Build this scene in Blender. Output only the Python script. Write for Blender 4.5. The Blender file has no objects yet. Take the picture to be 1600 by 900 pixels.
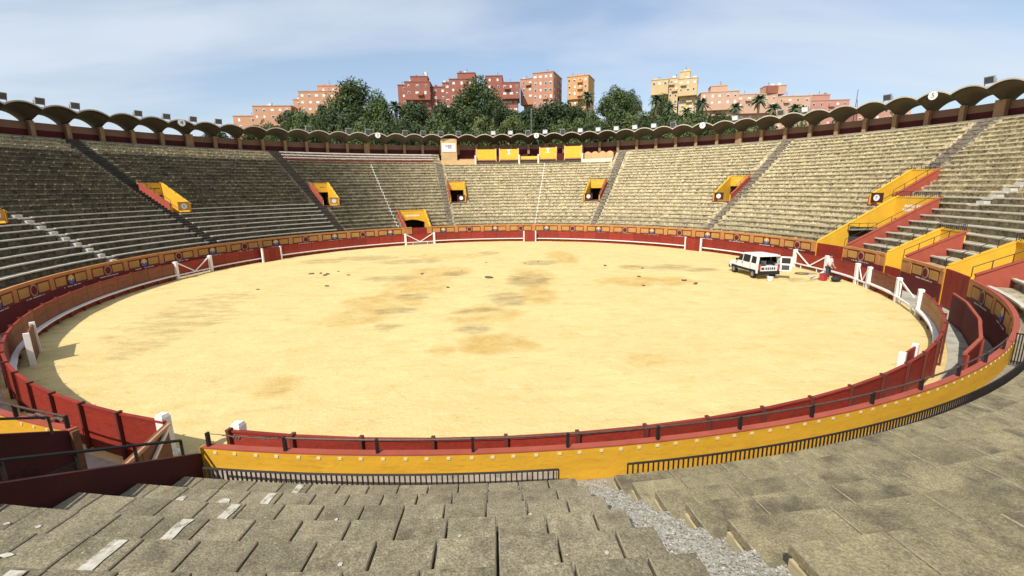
import bpy, math, random
from mathutils import Matrix, Vector
random.seed(7)
scene = bpy.context.scene
COL = scene.collection
PI = math.pi
def rad(a): return math.radians(a)
# ------------------------------------------------------------------ camera
cam_d = bpy.data.cameras.new('camera'); cam = bpy.data.objects.new('camera', cam_d); COL.objects.link(cam)
cam_d.sensor_fit = 'HORIZONTAL'; cam_d.sensor_width = 36.0
cam_d.lens = 722.27 / 1600 * 36.0
cam_d.clip_start = 0.05; cam_d.clip_end = 6000
_f = Vector((0.0423883, 0.9765304, -0.2111672)).normalized()
_r = Vector((0.0013828696, -0.0000644734, -0.0000205653)).normalized()
_u = _r.cross(_f).normalized(); _r = _f.cross(_u).normalized()
M = Matrix(((_r.x, _u.x, -_f.x, 0), (_r.y, _u.y, -_f.y, -34.3526), (_r.z, _u.z, -_f.z, 6.6313), (0, 0, 0, 1)))
cam.matrix_world = M
scene.camera = cam
# ------------------------------------------------------------------ sky, sun, exposure
SUN_EL, SUN_A = 46.0, 31.0            # sun stands behind the camera, to the left
sdir = Vector((-math.sin(rad(SUN_A)) * math.cos(rad(SUN_EL)), -math.cos(rad(SUN_A)) * math.cos(rad(SUN_EL)), math.sin(rad(SUN_EL))))
world = bpy.data.worlds.new('World'); scene.world = world; world.use_nodes = True
wn, wl = world.node_tree.nodes, world.node_tree.links
wn.clear()
def WN(t, **k):
    n = wn.new(t)
    for a, b in k.items(): setattr(n, a, b)
    return n
wo = WN('ShaderNodeOutputWorld'); wb = WN('ShaderNodeBackground'); sky = WN('ShaderNodeTexSky')
sky.sky_type = 'NISHITA'; sky.sun_disc = False
sky.sun_elevation = rad(SUN_EL); sky.sun_rotation = math.atan2(sdir.x, sdir.y)
sky.altitude = 50; sky.air_density = 1.0; sky.dust_density = 1.6; sky.ozone_density = 2.0
wb.inputs['Strength'].default_value = 0.13
tc = WN('ShaderNodeTexCoord')
sep = WN('ShaderNodeSeparateXYZ'); wl.new(tc.outputs['Generated'], sep.inputs[0])
# project the view direction on a flat cloud layer (x/z, y/z) so the veil stretches towards the horizon
zc = WN('ShaderNodeMath', operation='MAXIMUM'); wl.new(sep.outputs['Z'], zc.inputs[0]); zc.inputs[1].default_value = 0.03
za = WN('ShaderNodeMath', operation='ADD'); wl.new(zc.outputs[0], za.inputs[0]); za.inputs[1].default_value = 0.18
dx = WN('ShaderNodeMath', operation='DIVIDE'); wl.new(sep.outputs['X'], dx.inputs[0]); wl.new(za.outputs[0], dx.inputs[1])
dy = WN('ShaderNodeMath', operation='DIVIDE'); wl.new(sep.outputs['Y'], dy.inputs[0]); wl.new(za.outputs[0], dy.inputs[1])
cmb = WN('ShaderNodeCombineXYZ'); wl.new(dx.outputs[0], cmb.inputs[0]); wl.new(dy.outputs[0], cmb.inputs[1])
mp = WN('ShaderNodeMapping'); wl.new(cmb.outputs[0], mp.inputs[0]); mp.inputs['Rotation'].default_value = (0, 0, rad(-28)); mp.inputs['Scale'].default_value = (0.75, 1.9, 1); mp.inputs['Location'].default_value = (1.3, 0.4, 0)
nz = WN('ShaderNodeTexNoise'); wl.new(mp.outputs[0], nz.inputs['Vector'])
nz.inputs['Scale'].default_value = 0.75; nz.inputs['Detail'].default_value = 7; nz.inputs['Roughness'].default_value = 0.52; nz.inputs['Distortion'].default_value = 0.35
cr = WN('ShaderNodeValToRGB'); wl.new(nz.outputs['Fac'], cr.inputs[0])
cr.color_ramp.elements[0].position = 0.38; cr.color_ramp.elements[0].color = (0.22, 0.22, 0.22, 1)
cr.color_ramp.elements[1].position = 0.66; cr.color_ramp.elements[1].color = (0.85, 0.85, 0.85, 1)
mx = WN('ShaderNodeMix', data_type='RGBA'); wl.new(cr.outputs[0], mx.inputs[0]); wl.new(sky.outputs[0], mx.inputs[6])
mx.inputs[7].default_value = (4.7, 5.15, 5.75, 1)
wl.new(mx.outputs[2], wb.inputs['Color']); wl.new(wb.outputs[0], wo.inputs['Surface'])
sun_d = bpy.data.lights.new('sun', 'SUN'); sun_d.energy = 4.2; sun_d.angle = rad(0.53); sun_d.color = (1.0, 0.95, 0.86)
sun = bpy.data.objects.new('sun', sun_d); COL.objects.link(sun)
sun.rotation_euler = sdir.to_track_quat('Z', 'Y').to_euler(); sun.location = (-30, -60, 80)
scene.view_settings.view_transform = 'Standard'; scene.view_settings.look = 'None'
scene.view_settings.exposure = 0.3; scene.view_settings.gamma = 1.0
scene.view_settings.use_curve_mapping = False

# ------------------------------------------------------------------ materials
MAT = {}
def srgb(c):
    def f(x):
        x /= 255.0
        return x / 12.92 if x <= 0.04045 else ((x + 0.055) / 1.055) ** 2.4
    return (f(c[0]), f(c[1]), f(c[2]), 1)
def material(name, c1, c2=None, scale=2.0, rough=0.75, detail=6, lo=0.35, hi=0.65, dark=None, dark_scale=5.0, dark_lo=0.55, dark_hi=0.7,
             speck=None, speck_scale=60, speck_th=0.62, bump=0.0, bump_scale=30, tint=0.0, stretch=None, metallic=0.0, spec=0.3, coords='pos', attr=None, attr_amt=0.5, rnd=0.0, grain=None):
    """procedural surface: two tones mixed by noise, an optional stain tone, optional grain and relief"""
    m = bpy.data.materials.new(name); m.use_nodes = True
    n, l = m.node_tree.nodes, m.node_tree.links
    b = n['Principled BSDF']; b.inputs['Roughness'].default_value = rough; b.inputs['Metallic'].default_value = metallic
    b.inputs['Specular IOR Level'].default_value = spec
    if coords == 'pos':
        g = n.new('ShaderNodeNewGeometry'); vec = g.outputs['Position']
    else:
        g = n.new('ShaderNodeTexCoord'); vec = g.outputs['Object']
    if stretch:
        mpn = n.new('ShaderNodeMapping'); mpn.inputs['Scale'].default_value = stretch; l.new(vec, mpn.inputs[0]); vec2 = mpn.outputs[0]
    else: vec2 = vec
    def noise(sc, v, det=detail):
        t = n.new('ShaderNodeTexNoise'); t.inputs['Scale'].default_value = sc; t.inputs['Detail'].default_value = det; t.inputs['Roughness'].default_value = 0.6
        l.new(v, t.inputs['Vector']); return t.outputs['Fac']
    def rng(fac, a, bb):
        r = n.new('ShaderNodeMapRange'); r.inputs[1].default_value = a; r.inputs[2].default_value = bb; l.new(fac, r.inputs[0]); return r.outputs[0]
    def mix(fac, A, B):
        x = n.new('ShaderNodeMix'); x.data_type = 'RGBA'
        if fac is not None:
            if isinstance(fac, float): x.inputs[0].default_value = fac
            else: l.new(fac, x.inputs[0])
        for i, s in ((6, A), (7, B)):
            if isinstance(s, tuple): x.inputs[i].default_value = s
            else: l.new(s, x.inputs[i])
        return x.outputs[2]
    def q(c): return tuple(c) + (1,) if len(c) == 3 else tuple(c)
    col = q(c1)
    if c2: col = mix(rng(noise(scale, vec2), lo, hi), col, q(c2))
    if attr:
        a = n.new('ShaderNodeAttribute'); a.attribute_name = attr
        v = n.new('ShaderNodeMapRange'); v.inputs[3].default_value = 1 - attr_amt; v.inputs[4].default_value = 1 + attr_amt; l.new(a.outputs['Fac'], v.inputs[0])
        mu = n.new('ShaderNodeMix'); mu.data_type = 'RGBA'; mu.blend_type = 'MULTIPLY'; mu.inputs[0].default_value = 1.0
        if isinstance(col, tuple): mu.inputs[6].default_value = col
        else: l.new(col, mu.inputs[6])
        l.new(v.outputs[0], mu.inputs[7]); col = mu.outputs[2]
    if rnd:
        a = n.new('ShaderNodeObjectInfo')
        v = n.new('ShaderNodeMapRange'); v.inputs[3].default_value = 1 - rnd; v.inputs[4].default_value = 1 + rnd; l.new(a.outputs['Random'], v.inputs[0])
        mu = n.new('ShaderNodeMix'); mu.data_type = 'RGBA'; mu.blend_type = 'MULTIPLY'; mu.inputs[0].default_value = 1.0
        if isinstance(col, tuple): mu.inputs[6].default_value = col
        else: l.new(col, mu.inputs[6])
        l.new(v.outputs[0], mu.inputs[7]); col = mu.outputs[2]
    if dark: col = mix(rng(noise(dark_scale, vec2, 8), dark_lo, dark_hi), col, q(dark))
    if speck: col = mix(rng(noise(speck_scale, vec, 2), speck_th, speck_th + 0.06), col, q(speck))
    if grain:
        for gs, ga in grain:
            mu = n.new('ShaderNodeMix'); mu.data_type = 'RGBA'; mu.blend_type = 'MULTIPLY'; mu.inputs[0].default_value = 1.0
            v = n.new('ShaderNodeMapRange'); v.inputs[1].default_value = .3; v.inputs[2].default_value = .7; v.inputs[3].default_value = 1 - ga; v.inputs[4].default_value = 1 + ga; l.new(noise(gs, vec, 5), v.inputs[0])
            l.new(col, mu.inputs[6]) if not isinstance(col, tuple) else setattr(mu.inputs[6], 'default_value', col)
            l.new(v.outputs[0], mu.inputs[7]); col = mu.outputs[2]
    if isinstance(col, tuple): b.inputs['Base Color'].default_value = col
    else: l.new(col, b.inputs['Base Color'])
    if bump:
        bp = n.new('ShaderNodeBump'); bp.inputs['Strength'].default_value = bump; bp.inputs['Distance'].default_value = 0.02
        l.new(noise(bump_scale, vec, 4), bp.inputs['Height']); l.new(bp.outputs[0], b.inputs['Normal'])
    MAT[name] = m
    return m
material('slab_near', (0.258, 0.22, 0.140), (0.195, 0.165, 0.104), 1.6, 0.92, dark=(0.105, 0.086, 0.054), dark_scale=2.2, dark_lo=0.54, dark_hi=0.76, speck=(0.40, 0.36, 0.26), speck_scale=26, speck_th=0.685, bump=0.7, bump_scale=38, rnd=0.17, grain=((9, .22), (48, .45), (120, .40)))
material('slab_edge', (0.30, 0.26, 0.165), (0.20, 0.17, 0.11), 9, 0.9, grain=((40, .3),))
material('slab_right', (0.265, 0.225, 0.125), (0.205, 0.172, 0.098), 1.1, 0.92, dark=(0.115, 0.095, 0.06), dark_scale=1.5, dark_lo=0.5, dark_hi=0.68, speck=(0.38, 0.34, 0.24), speck_scale=24, speck_th=0.695, bump=0.6, bump_scale=34, rnd=0.13, grain=((7, .2), (42, .38), (110, .32)))
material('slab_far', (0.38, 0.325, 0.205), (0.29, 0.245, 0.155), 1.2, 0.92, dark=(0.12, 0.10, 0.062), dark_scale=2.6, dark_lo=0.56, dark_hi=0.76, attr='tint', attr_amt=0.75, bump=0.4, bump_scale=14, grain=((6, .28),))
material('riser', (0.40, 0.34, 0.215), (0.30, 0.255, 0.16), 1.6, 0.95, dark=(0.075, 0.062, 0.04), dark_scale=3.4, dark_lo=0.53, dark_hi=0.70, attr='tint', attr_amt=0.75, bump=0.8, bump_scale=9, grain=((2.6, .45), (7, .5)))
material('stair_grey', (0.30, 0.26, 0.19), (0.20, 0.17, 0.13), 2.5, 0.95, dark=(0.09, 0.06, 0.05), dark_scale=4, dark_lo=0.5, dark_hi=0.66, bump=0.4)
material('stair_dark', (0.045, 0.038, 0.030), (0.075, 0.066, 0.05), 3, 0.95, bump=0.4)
material('step_light', (0.60, 0.57, 0.48), (0.46, 0.43, 0.36), 4, 0.9)
material('gravel', (0.35, 0.32, 0.26), (0.27, 0.245, 0.19), 12, 0.95, lo=0.42, hi=0.58, dark=(0.09, 0.08, 0.068), dark_scale=42, dark_lo=0.54, dark_hi=0.60, speck=(0.52, 0.50, 0.44), speck_scale=46, speck_th=0.58, bump=0.8, bump_scale=45)
material('plank_edge', (0.50, 0.42, 0.24), (0.34, 0.28, 0.16), 7, 0.9, stretch=(1, 1, 6))
material('mustard', (0.66, 0.36, 0.028), (0.58, 0.31, 0.024), 0.9, 0.7, dark=(0.44, 0.23, 0.02), dark_scale=2.6, dark_lo=0.55, dark_hi=0.78, stretch=(1, 1, 7), bump=0.4, bump_scale=9)
material('yellow', (0.74, 0.43, 0.035), (0.66, 0.37, 0.03), 1.3, 0.7, bump=0.2)
material('orange_wall', (0.60, 0.27, 0.085), (0.50, 0.215, 0.065), 1.1, 0.75, dark=(0.34, 0.15, 0.06), dark_scale=3, dark_lo=0.6, dark_hi=0.8)
material('orange_field', (0.58, 0.31, 0.075), (0.50, 0.25, 0.07), 1.5, 0.75, dark=(0.36, 0.2, 0.07), dark_scale=4, dark_lo=0.6, dark_hi=0.8)
material('maroon', (0.165, 0.022, 0.018), (0.125, 0.018, 0.015), 1.4, 0.7, dark=(0.09, 0.016, 0.014), dark_scale=3, dark_lo=0.6, dark_hi=0.8)
material('maroon_dark', (0.075, 0.014, 0.012), (0.055, 0.012, 0.010), 1.5, 0.75)
material('red_panel', (0.275, 0.032, 0.017), (0.235, 0.027, 0.016), 1.5, 0.6, dark=(0.155, 0.026, 0.017), dark_scale=3.2, dark_lo=0.52, dark_hi=0.74, stretch=(1, 1, 4), rnd=0.16, grain=((12, .14),))
material('red_gate', (0.30, 0.030, 0.016), (0.25, 0.025, 0.014), 1.5, 0.6, dark=(0.20, 0.02, 0.013), dark_scale=2.4, dark_lo=0.58, dark_hi=0.8)
material('coping_red', (0.37, 0.082, 0.048), (0.31, 0.066, 0.040), 1.7, 0.75, dark=(0.27, 0.075, 0.05), dark_scale=4, dark_lo=0.58, dark_hi=0.8, bump=0.2)
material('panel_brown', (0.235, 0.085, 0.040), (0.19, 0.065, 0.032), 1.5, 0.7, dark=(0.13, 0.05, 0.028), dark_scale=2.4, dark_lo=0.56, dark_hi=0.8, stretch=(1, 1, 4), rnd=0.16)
material('panel_tan', (0.36, 0.19, 0.085), (0.30, 0.15, 0.07), 1.5, 0.7, dark=(0.2, 0.1, 0.05), dark_scale=2.4, dark_lo=0.56, dark_hi=0.8, stretch=(1, 1, 4), rnd=0.12)
material('brown_board', (0.20, 0.085, 0.04), (0.14, 0.06, 0.03), 2.0, 0.8, stretch=(1, 1, 5))
material('post_red', (0.15, 0.035, 0.022), (0.11, 0.028, 0.018), 2.0, 0.7)
material('plinth', (0.50, 0.42, 0.34), (0.40, 0.33, 0.26), 3, 0.85, dark=(0.2, 0.17, 0.13), dark_scale=5, dark_lo=.55, dark_hi=.75)
material('white_paint', (0.82, 0.80, 0.76), (0.74, 0.71, 0.66), 3, 0.6, dark=(0.48, 0.44, 0.38), dark_scale=4, dark_lo=0.62, dark_hi=0.85)
material('tile_white', (0.72, 0.60, 0.36), (0.62, 0.52, 0.30), 8, 0.5)
material('paint_worn', (0.56, 0.53, 0.44), (0.40, 0.37, 0.29), 14, 0.9, dark=(0.25, 0.22, 0.15), dark_scale=11, dark_lo=0.5, dark_hi=0.62)
material('iron_black', (0.012, 0.011, 0.012), (0.022, 0.017, 0.015), 20, 0.55, spec=0.4)
material('iron_brown', (0.045, 0.018, 0.014), (0.075, 0.03, 0.02), 12, 0.6)
material('pipe', (0.06, 0.035, 0.03), (0.10, 0.06, 0.045), 14, 0.5)
material('alley', (0.46, 0.44, 0.36), (0.36, 0.34, 0.27), 0.9, 0.95, dark=(0.19, 0.19, 0.13), dark_scale=1.8, dark_lo=0.52, dark_hi=0.72, bump=0.3)
material('walk', (0.30, 0.27, 0.20), (0.22, 0.20, 0.15), 1.5, 0.95, dark=(0.11, 0.1, 0.075), dark_scale=2.5, dark_lo=0.54, dark_hi=0.72, bump=0.4)
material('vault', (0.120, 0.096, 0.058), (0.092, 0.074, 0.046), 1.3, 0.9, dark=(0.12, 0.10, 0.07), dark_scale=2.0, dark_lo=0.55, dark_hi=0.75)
material('vault_rim', (0.52, 0.46, 0.36), (0.42, 0.37, 0.28), 2, 0.85)
material('column', (0.38, 0.23, 0.11), (0.31, 0.185, 0.09), 2, 0.85)
material('parapet_tan', (0.30, 0.175, 0.11), (0.28, 0.165, 0.11), 1.2, 0.85)
material('parapet_maroon', (0.125, 0.022, 0.017), (0.10, 0.018, 0.015), 1.2, 0.85)
material('peach', (0.66, 0.44, 0.21), (0.58, 0.37, 0.18), 1.5, 0.8)
material('cream', (0.76, 0.67, 0.50), (0.68, 0.60, 0.45), 2, 0.8)
material('box_yellow', (0.78, 0.42, 0.025), (0.70, 0.37, 0.022), 1.5, 0.6)
material('black_void', (0.012, 0.010, 0.010), None, rough=0.95)
material('lamp_grey', (0.36, 0.37, 0.38), (0.28, 0.29, 0.30), 6, 0.5)
material('lamp_face', (0.05, 0.06, 0.07), None, rough=0.15, spec=0.6)
material('lamp_pale', (0.72, 0.74, 0.74), None, rough=0.3)
material('van_white', (0.80, 0.81, 0.82), None, rough=0.25, spec=0.5)
material('van_glass', (0.018, 0.02, 0.022), None, rough=0.08, spec=0.6)
material('rubber', (0.016, 0.016, 0.017), (0.024, 0.023, 0.022), 10, 0.85)
material('steel', (0.35, 0.35, 0.36), None, rough=0.35, metallic=0.8)
material('van_red', (0.5, 0.03, 0.02), None, rough=0.3)
material('van_inside', (0.05, 0.05, 0.055), (0.08, 0.08, 0.085), 6, 0.8)
material('plate', (0.75, 0.73, 0.70), None, rough=0.5)
material('ink', (0.03, 0.03, 0.035), None, rough=0.7)
material('disc_white', (0.80, 0.78, 0.74), None, rough=0.5)
material('crest_blue', (0.13, 0.19, 0.33), (0.10, 0.14, 0.26), 5, 0.7)
material('crest_yellow', (0.75, 0.50, 0.12), (0.68, 0.42, 0.10), 5, 0.7)
material('ring_tan', (0.50, 0.27, 0.15), (0.42, 0.22, 0.12), 3, 0.8)
material('skin', (0.52, 0.30, 0.20), None, rough=0.6)
material('shirt', (0.80, 0.79, 0.78), (0.72, 0.71, 0.70), 9, 0.85)
material('trousers', (0.055, 0.05, 0.06), (0.08, 0.07, 0.08), 9, 0.9)
material('hair', (0.03, 0.022, 0.018), None, rough=0.7)
material('red_plastic', (0.42, 0.045, 0.04), None, rough=0.45)
material('black_bag', (0.02, 0.02, 0.022), (0.035, 0.033, 0.033), 12, 0.7)
material('rope', (0.10, 0.065, 0.045), (0.16, 0.11, 0.08), 40, 0.95)
material('clod', (0.10, 0.075, 0.045), (0.16, 0.12, 0.07), 9, 0.95)
material('ground', (0.26, 0.23, 0.16), (0.20, 0.18, 0.12), 0.05, 0.95)
material('hill', (0.24, 0.21, 0.10), (0.12, 0.14, 0.055), 0.06, 0.95, dark=(0.06, 0.075, 0.03), dark_scale=0.18, dark_lo=0.5, dark_hi=0.65)
material('bark', (0.10, 0.075, 0.05), (0.14, 0.11, 0.08), 3, 0.95)
def leaf(name, c1, c2, sc=0.7):
    m = material(name, c1, c2, sc, 0.65, detail=3, lo=0.38, hi=0.62, attr='tint', attr_amt=0.45, rnd=0.18, coords='obj')
    b = m.node_tree.nodes['Principled BSDF']
    return m
leaf('leaf_b', (0.052, 0.082, 0.022), (0.088, 0.122, 0.034))
leaf('leaf_d', (0.034, 0.055, 0.018), (0.058, 0.083, 0.026))
leaf('leaf_g', (0.064, 0.094, 0.028), (0.098, 0.126, 0.036))
leaf('leaf_y', (0.085, 0.11, 0.028), (0.12, 0.14, 0.04))
leaf('leaf_palm', (0.050, 0.078, 0.034), (0.085, 0.115, 0.05))

# ------------------------------------------------------------------ mesh helpers
def pol(r, t, z): return (r * math.cos(rad(t)), r * math.sin(rad(t)), z)
class MB:
    def __init__(s): s.v = []; s.f = []; s.a = None
    def pts(s, P): i = len(s.v); s.v += [tuple(p) for p in P]; return i
    def face(s, P): i = s.pts(P); s.f.append(tuple(range(i, i + len(P)))); return s
    def hexa(s, P):
        i = s.pts(P)
        for q in ((0, 3, 2, 1), (4, 5, 6, 7), (0, 1, 5, 4), (1, 2, 6, 5), (2, 3, 7, 6), (3, 0, 4, 7)): s.f.append(tuple(i + k for k in q))
        return s
    def box(s, x0, x1, y0, y1, z0, z1):
        return s.hexa([(x0, y0, z0), (x1, y0, z0), (x1, y1, z0), (x0, y1, z0), (x0, y0, z1), (x1, y0, z1), (x1, y1, z1), (x0, y1, z1)])
    def rbox(s, r0, r1, t0, t1, z0, z1, n=1, zs=None):
        """closed box bent round the arena; zs: (z0,z1) at the outer radius if it differs"""
        zo0, zo1 = zs if zs else (z0, z1)
        b = len(s.v)
        for k in range(n + 1):
            t = t0 + (t1 - t0) * k / n
            s.v += [pol(r0, t, z0), pol(r1, t, zo0), pol(r1, t, zo1), pol(r0, t, z1)]
        for k in range(n):
            a = b + 4 * k
            for j in range(4):
                j2 = (j + 1) % 4
                s.f.append((a + j, a + j2, a + 4 + j2, a + 4 + j))
        s.f.append((b + 3, b + 2, b + 1, b)); e = b + 4 * n; s.f.append((e, e + 1, e + 2, e + 3))
        return s
    def tube(s, p, q, r, n=6, r2=None):
        p, q = Vector(p), Vector(q); d = (q - p); L = d.length
        if L < 1e-6: return s
        d /= L; a = d.orthogonal().normalized(); b2 = d.cross(a); r2 = r if r2 is None else r2
        i = len(s.v)
        for c, rr in ((p, r), (q, r2)):
            for k in range(n):
                w = 2 * PI * k / n; s.v.append(tuple(c + a * rr * math.cos(w) + b2 * rr * math.sin(w)))
        for k in range(n):
            k2 = (k + 1) % n; s.f.append((i + k, i + k2, i + n + k2, i + n + k))
        s.f.append(tuple(i + k for k in reversed(range(n)))); s.f.append(tuple(i + n + k for k in range(n)))
        return s
    def path(s, P, r, n=5):
        for a, b in zip(P[:-1], P[1:]): s.tube(a, b, r, n)
        return s
    def bar(s, p, q, w, h):
        """square bar from p to q: w across (horizontal), h high"""
        p, q = Vector(p), Vector(q); d = (q - p).normalized()
        a = d.cross(Vector((0, 0, 1)))
        if a.length < 1e-4: a = Vector((1, 0, 0))
        a.normalize(); u = a.cross(d).normalized(); a *= w / 2; u *= h / 2
        return s.hexa([p - a - u, p + a - u, q + a - u, q - a - u, p - a + u, p + a + u, q + a + u, q - a + u])
    def disc(s, c, nrm, r, th, n=16, up=None):
        c, nrm = Vector(c), Vector(nrm).normalized(); return s.tube(c - nrm * th / 2, c + nrm * th / 2, r, n)
    def ball(s, c, rx, ry, rz, nu=8, nv=5, jit=0.0):
        i = len(s.v); c = Vector(c)
        for a in range(1, nv):
            for k in range(nu):
                w = 2 * PI * k / nu; e = PI * a / nv; j = 1 + random.uniform(-jit, jit)
                s.v.append((c.x + rx * j * math.sin(e) * math.cos(w), c.y + ry * j * math.sin(e) * math.sin(w), c.z + rz * j * math.cos(e)))
        t = len(s.v); s.v += [(c.x, c.y, c.z + rz), (c.x, c.y, c.z - rz)]
        for a in range(nv - 2):
            for k in range(nu):
                k2 = (k + 1) % nu; s.f.append((i + a * nu + k, i + a * nu + nu + k, i + a * nu + nu + k2, i + a * nu + k2))
        for k in range(nu):
            k2 = (k + 1) % nu; s.f.append((t, i + k, i + k2)); b = i + (nv - 2) * nu; s.f.append((t + 1, b + k2, b + k))
        return s
    def mesh(s, name, mat=None, smooth=False, tint=None):
        me = bpy.data.meshes.new(name); me.from_pydata(s.v, [], s.f)
        if mat: me.materials.append(MAT[mat])
        if tint:
            at = me.attributes.new('tint', 'FLOAT', 'FACE'); at.data.foreach_set('value', tint)
        if smooth: me.polygons.foreach_set('use_smooth', [True] * len(me.polygons))
        me.update(); return me
    def build(s, name, mat, parent=None, smooth=False, tint=None, local=False):
        return link(name, s.mesh(name, mat, smooth, tint), parent, local=local)
def wmat(o):
    m = o.matrix_basis.copy()
    return wmat(o.parent) @ o.matrix_parent_inverse @ m if o.parent else m
def link(name, me, parent=None, loc=None, rz=None, local=False):
    o = bpy.data.objects.new(name, me); COL.objects.link(o)
    if parent:
        o.parent = parent
        if not local: o.matrix_parent_inverse = wmat(parent).inverted()     # geometry given in world coordinates
    if loc: o.location = loc
    if rz is not None: o.rotation_euler = (0, 0, rz)
    return o
def tag(o, label, cat, group=None):
    o['label'] = label; o['category'] = cat
    if group: o['group'] = group
    return o
def thing(name, label, cat, group=None, loc=(0, 0, 0), rz=0.0):
    o = bpy.data.objects.new(name, None); COL.objects.link(o); o.location = loc; o.rotation_euler = (0, 0, rz); o.empty_display_size = 0.3
    return tag(o, label, cat, group)
def structure(o): o['kind'] = 'structure'; return o
def stuff(o): o['kind'] = 'stuff'; return o
# ------------------------------------------------------------------ setting: ground, sand, alley
m = MB(); m.face([(-3000, -3000, -1.2), (3000, -3000, -1.2), (3000, 3000, -1.2), (-3000, 3000, -1.2)])
structure(m.build('ground', 'ground'))
R_BAR, R_W0, R_W1, Z_W = 25.0, 26.755, 26.86, 2.0
# sand with damp and raked stains carried as an attribute
def smooth(x): x = max(0.0, min(1.0, x)); return x * x * (3 - 2 * x)
STAIN = [(0.1, -15.1, 1.9, 1.5, 1.0, 1), (2.9, -5.8, 1.3, 2.6, 1.0, 1), (-0.4, -10.1, 2.3, 2.1, .75, 1), (-4.3, 3.2, 2.7, 3.1, .8, 1), (-5.4, -1.8, 2.5, 3.7, .8, 1), (6.9, 10.3, 1.6, 4.3, .95, 1), (11.1, -2.4, 3.6, 1.9, .95, 1), (-4.4, 12.4, 4.0, 2.2, .7, 1), (-2.2, -15.6, .8, .8, .8, 1), (5.9, -17.4, .8, 1.0, .75, 1), (-7.2, -10.1, 2.0, 1.6, .8, 1), (-6.7, -6.5, 2.6, 2.4, .85, 1), (-8.0, -18.7, 1.2, 1.1, .6, 1), (3.0, .5, 1.8, 4.0, .8, 1),
         (11.8, 3.6, 1.3, 1.3, 1.0, 0), (14.7, 3.2, 2.2, 1.4, 1.0, 0), (-0.9, -12.8, 1.0, .8, 1.0, 0), (-3.0, 2.5, 1.1, 1.2, 1.0, 0), (-5.1, -5.5, 1.2, 1.0, 1.0, 0), (-5.5, -8.9, 1.4, .8, 1.0, 0), (0.9, -6.6, 1.2, 2.2, .95, 0), (2.6, -0.9, 1.7, 2.6, .9, 0), (-0.2, 14.1, 1.2, 1.4, 1.0, 0), (4.4, 7.0, 1.7, 1.6, 1.0, 0), (16.8, 1.6, 1.5, 1.2, 1.0, 0), (-7.8, 9.5, 3.4, 1.6, .9, 0), (-12.4, 12.3, 3.2, 1.9, .9, 0), (-16.6, 10.8, 2.4, 1.8, .8, 0), (-8.0, 0.9, 2.2, 1.2, .9, 0), (-16.8, -9.7, 2.8, 3.6, .6, 0), (-15.8, -13.9, 1.4, 2.0, .5, 0), (-17.6, -5.3, 2.4, 2.6, .6, 0), (-5.3, -12.0, .7, .8, .9, 0), (21.7, -3.3, 1.0, .8, .9, 0), (-0.9, -9.4, 1.5, .6, .9, 0)]
v, f, dark_a, ochre_a = [], [], [], []
NR, NT = 84, 260
v.append((0, 0, 0)); dark_a.append(0); ochre_a.append(0)
def stain_at(x, y):
    d = o = 0.0
    for sx, sy, ax, ay, amt, och in STAIN:
        q = ((x - sx) / ax) ** 2 + ((y - sy) / ay) ** 2
        if q < 1.6:
            w = smooth(1.25 - q / 1.28) * amt
            o = max(o, w * och); d = max(d, w * (1 - och))
    return d, o
for i in range(1, NR + 1):
    r = 25.6 * i / NR
    for k in range(NT):
        t = 2 * PI * k / NT; x, y = r * math.cos(t), r * math.sin(t)
        z = 0.012 * math.sin(x * 1.9 + y * .7) * math.sin(y * 1.3) + random.uniform(-.006, .006)
        d, o = stain_at(x, y)
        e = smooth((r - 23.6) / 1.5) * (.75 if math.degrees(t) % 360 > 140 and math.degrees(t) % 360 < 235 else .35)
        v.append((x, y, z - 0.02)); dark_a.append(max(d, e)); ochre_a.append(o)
for k in range(NT): f.append((0, 1 + k, 1 + (k + 1) % NT))
for i in range(NR - 1):
    for k in range(NT):
        k2 = (k + 1) % NT; a = 1 + i * NT; f.append((a + k, a + NT + k, a + NT + k2, a + k2))
me = bpy.data.meshes.new('sand'); me.from_pydata(v, [], f)
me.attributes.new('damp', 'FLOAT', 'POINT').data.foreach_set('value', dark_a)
me.attributes.new('ochre', 'FLOAT', 'POINT').data.foreach_set('value', ochre_a)
me.polygons.foreach_set('use_smooth', [True] * len(me.polygons))
sm = bpy.data.materials.new('sand'); sm.use_nodes = True; n, l = sm.node_tree.nodes, sm.node_tree.links
b = n['Principled BSDF']; b.inputs['Roughness'].default_value = 0.95; b.inputs['Specular IOR Level'].default_value = 0.1
g = n.new('ShaderNodeNewGeometry')
def _noise(sc, det=6, st=None, rough=.6):
    t = n.new('ShaderNodeTexNoise'); t.inputs['Scale'].default_value = sc; t.inputs['Detail'].default_value = det; t.inputs['Roughness'].default_value = rough
    src = g.outputs['Position']
    if st:
        mp_ = n.new('ShaderNodeMapping'); mp_.inputs['Scale'].default_value = st; mp_.inputs['Rotation'].default_value = (0, 0, rad(8)); l.new(src, mp_.inputs[0]); src = mp_.outputs[0]
    l.new(src, t.inputs['Vector']); return t.outputs['Fac']
def _rng(fac, a, bb, c=0.0, d=1.0):
    r_ = n.new('ShaderNodeMapRange'); r_.inputs[1].default_value = a; r_.inputs[2].default_value = bb; r_.inputs[3].default_value = c; r_.inputs[4].default_value = d; l.new(fac, r_.inputs[0]); return r_.outputs[0]
def _mix(fac, A, B):
    x = n.new('ShaderNodeMix'); x.data_type = 'RGBA'; l.new(fac, x.inputs[0])
    for i_, s_ in ((6, A), (7, B)):
        if isinstance(s_, tuple): x.inputs[i_].default_value = s_
        else: l.new(s_, x.inputs[i_])
    return x.outputs[2]
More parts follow.
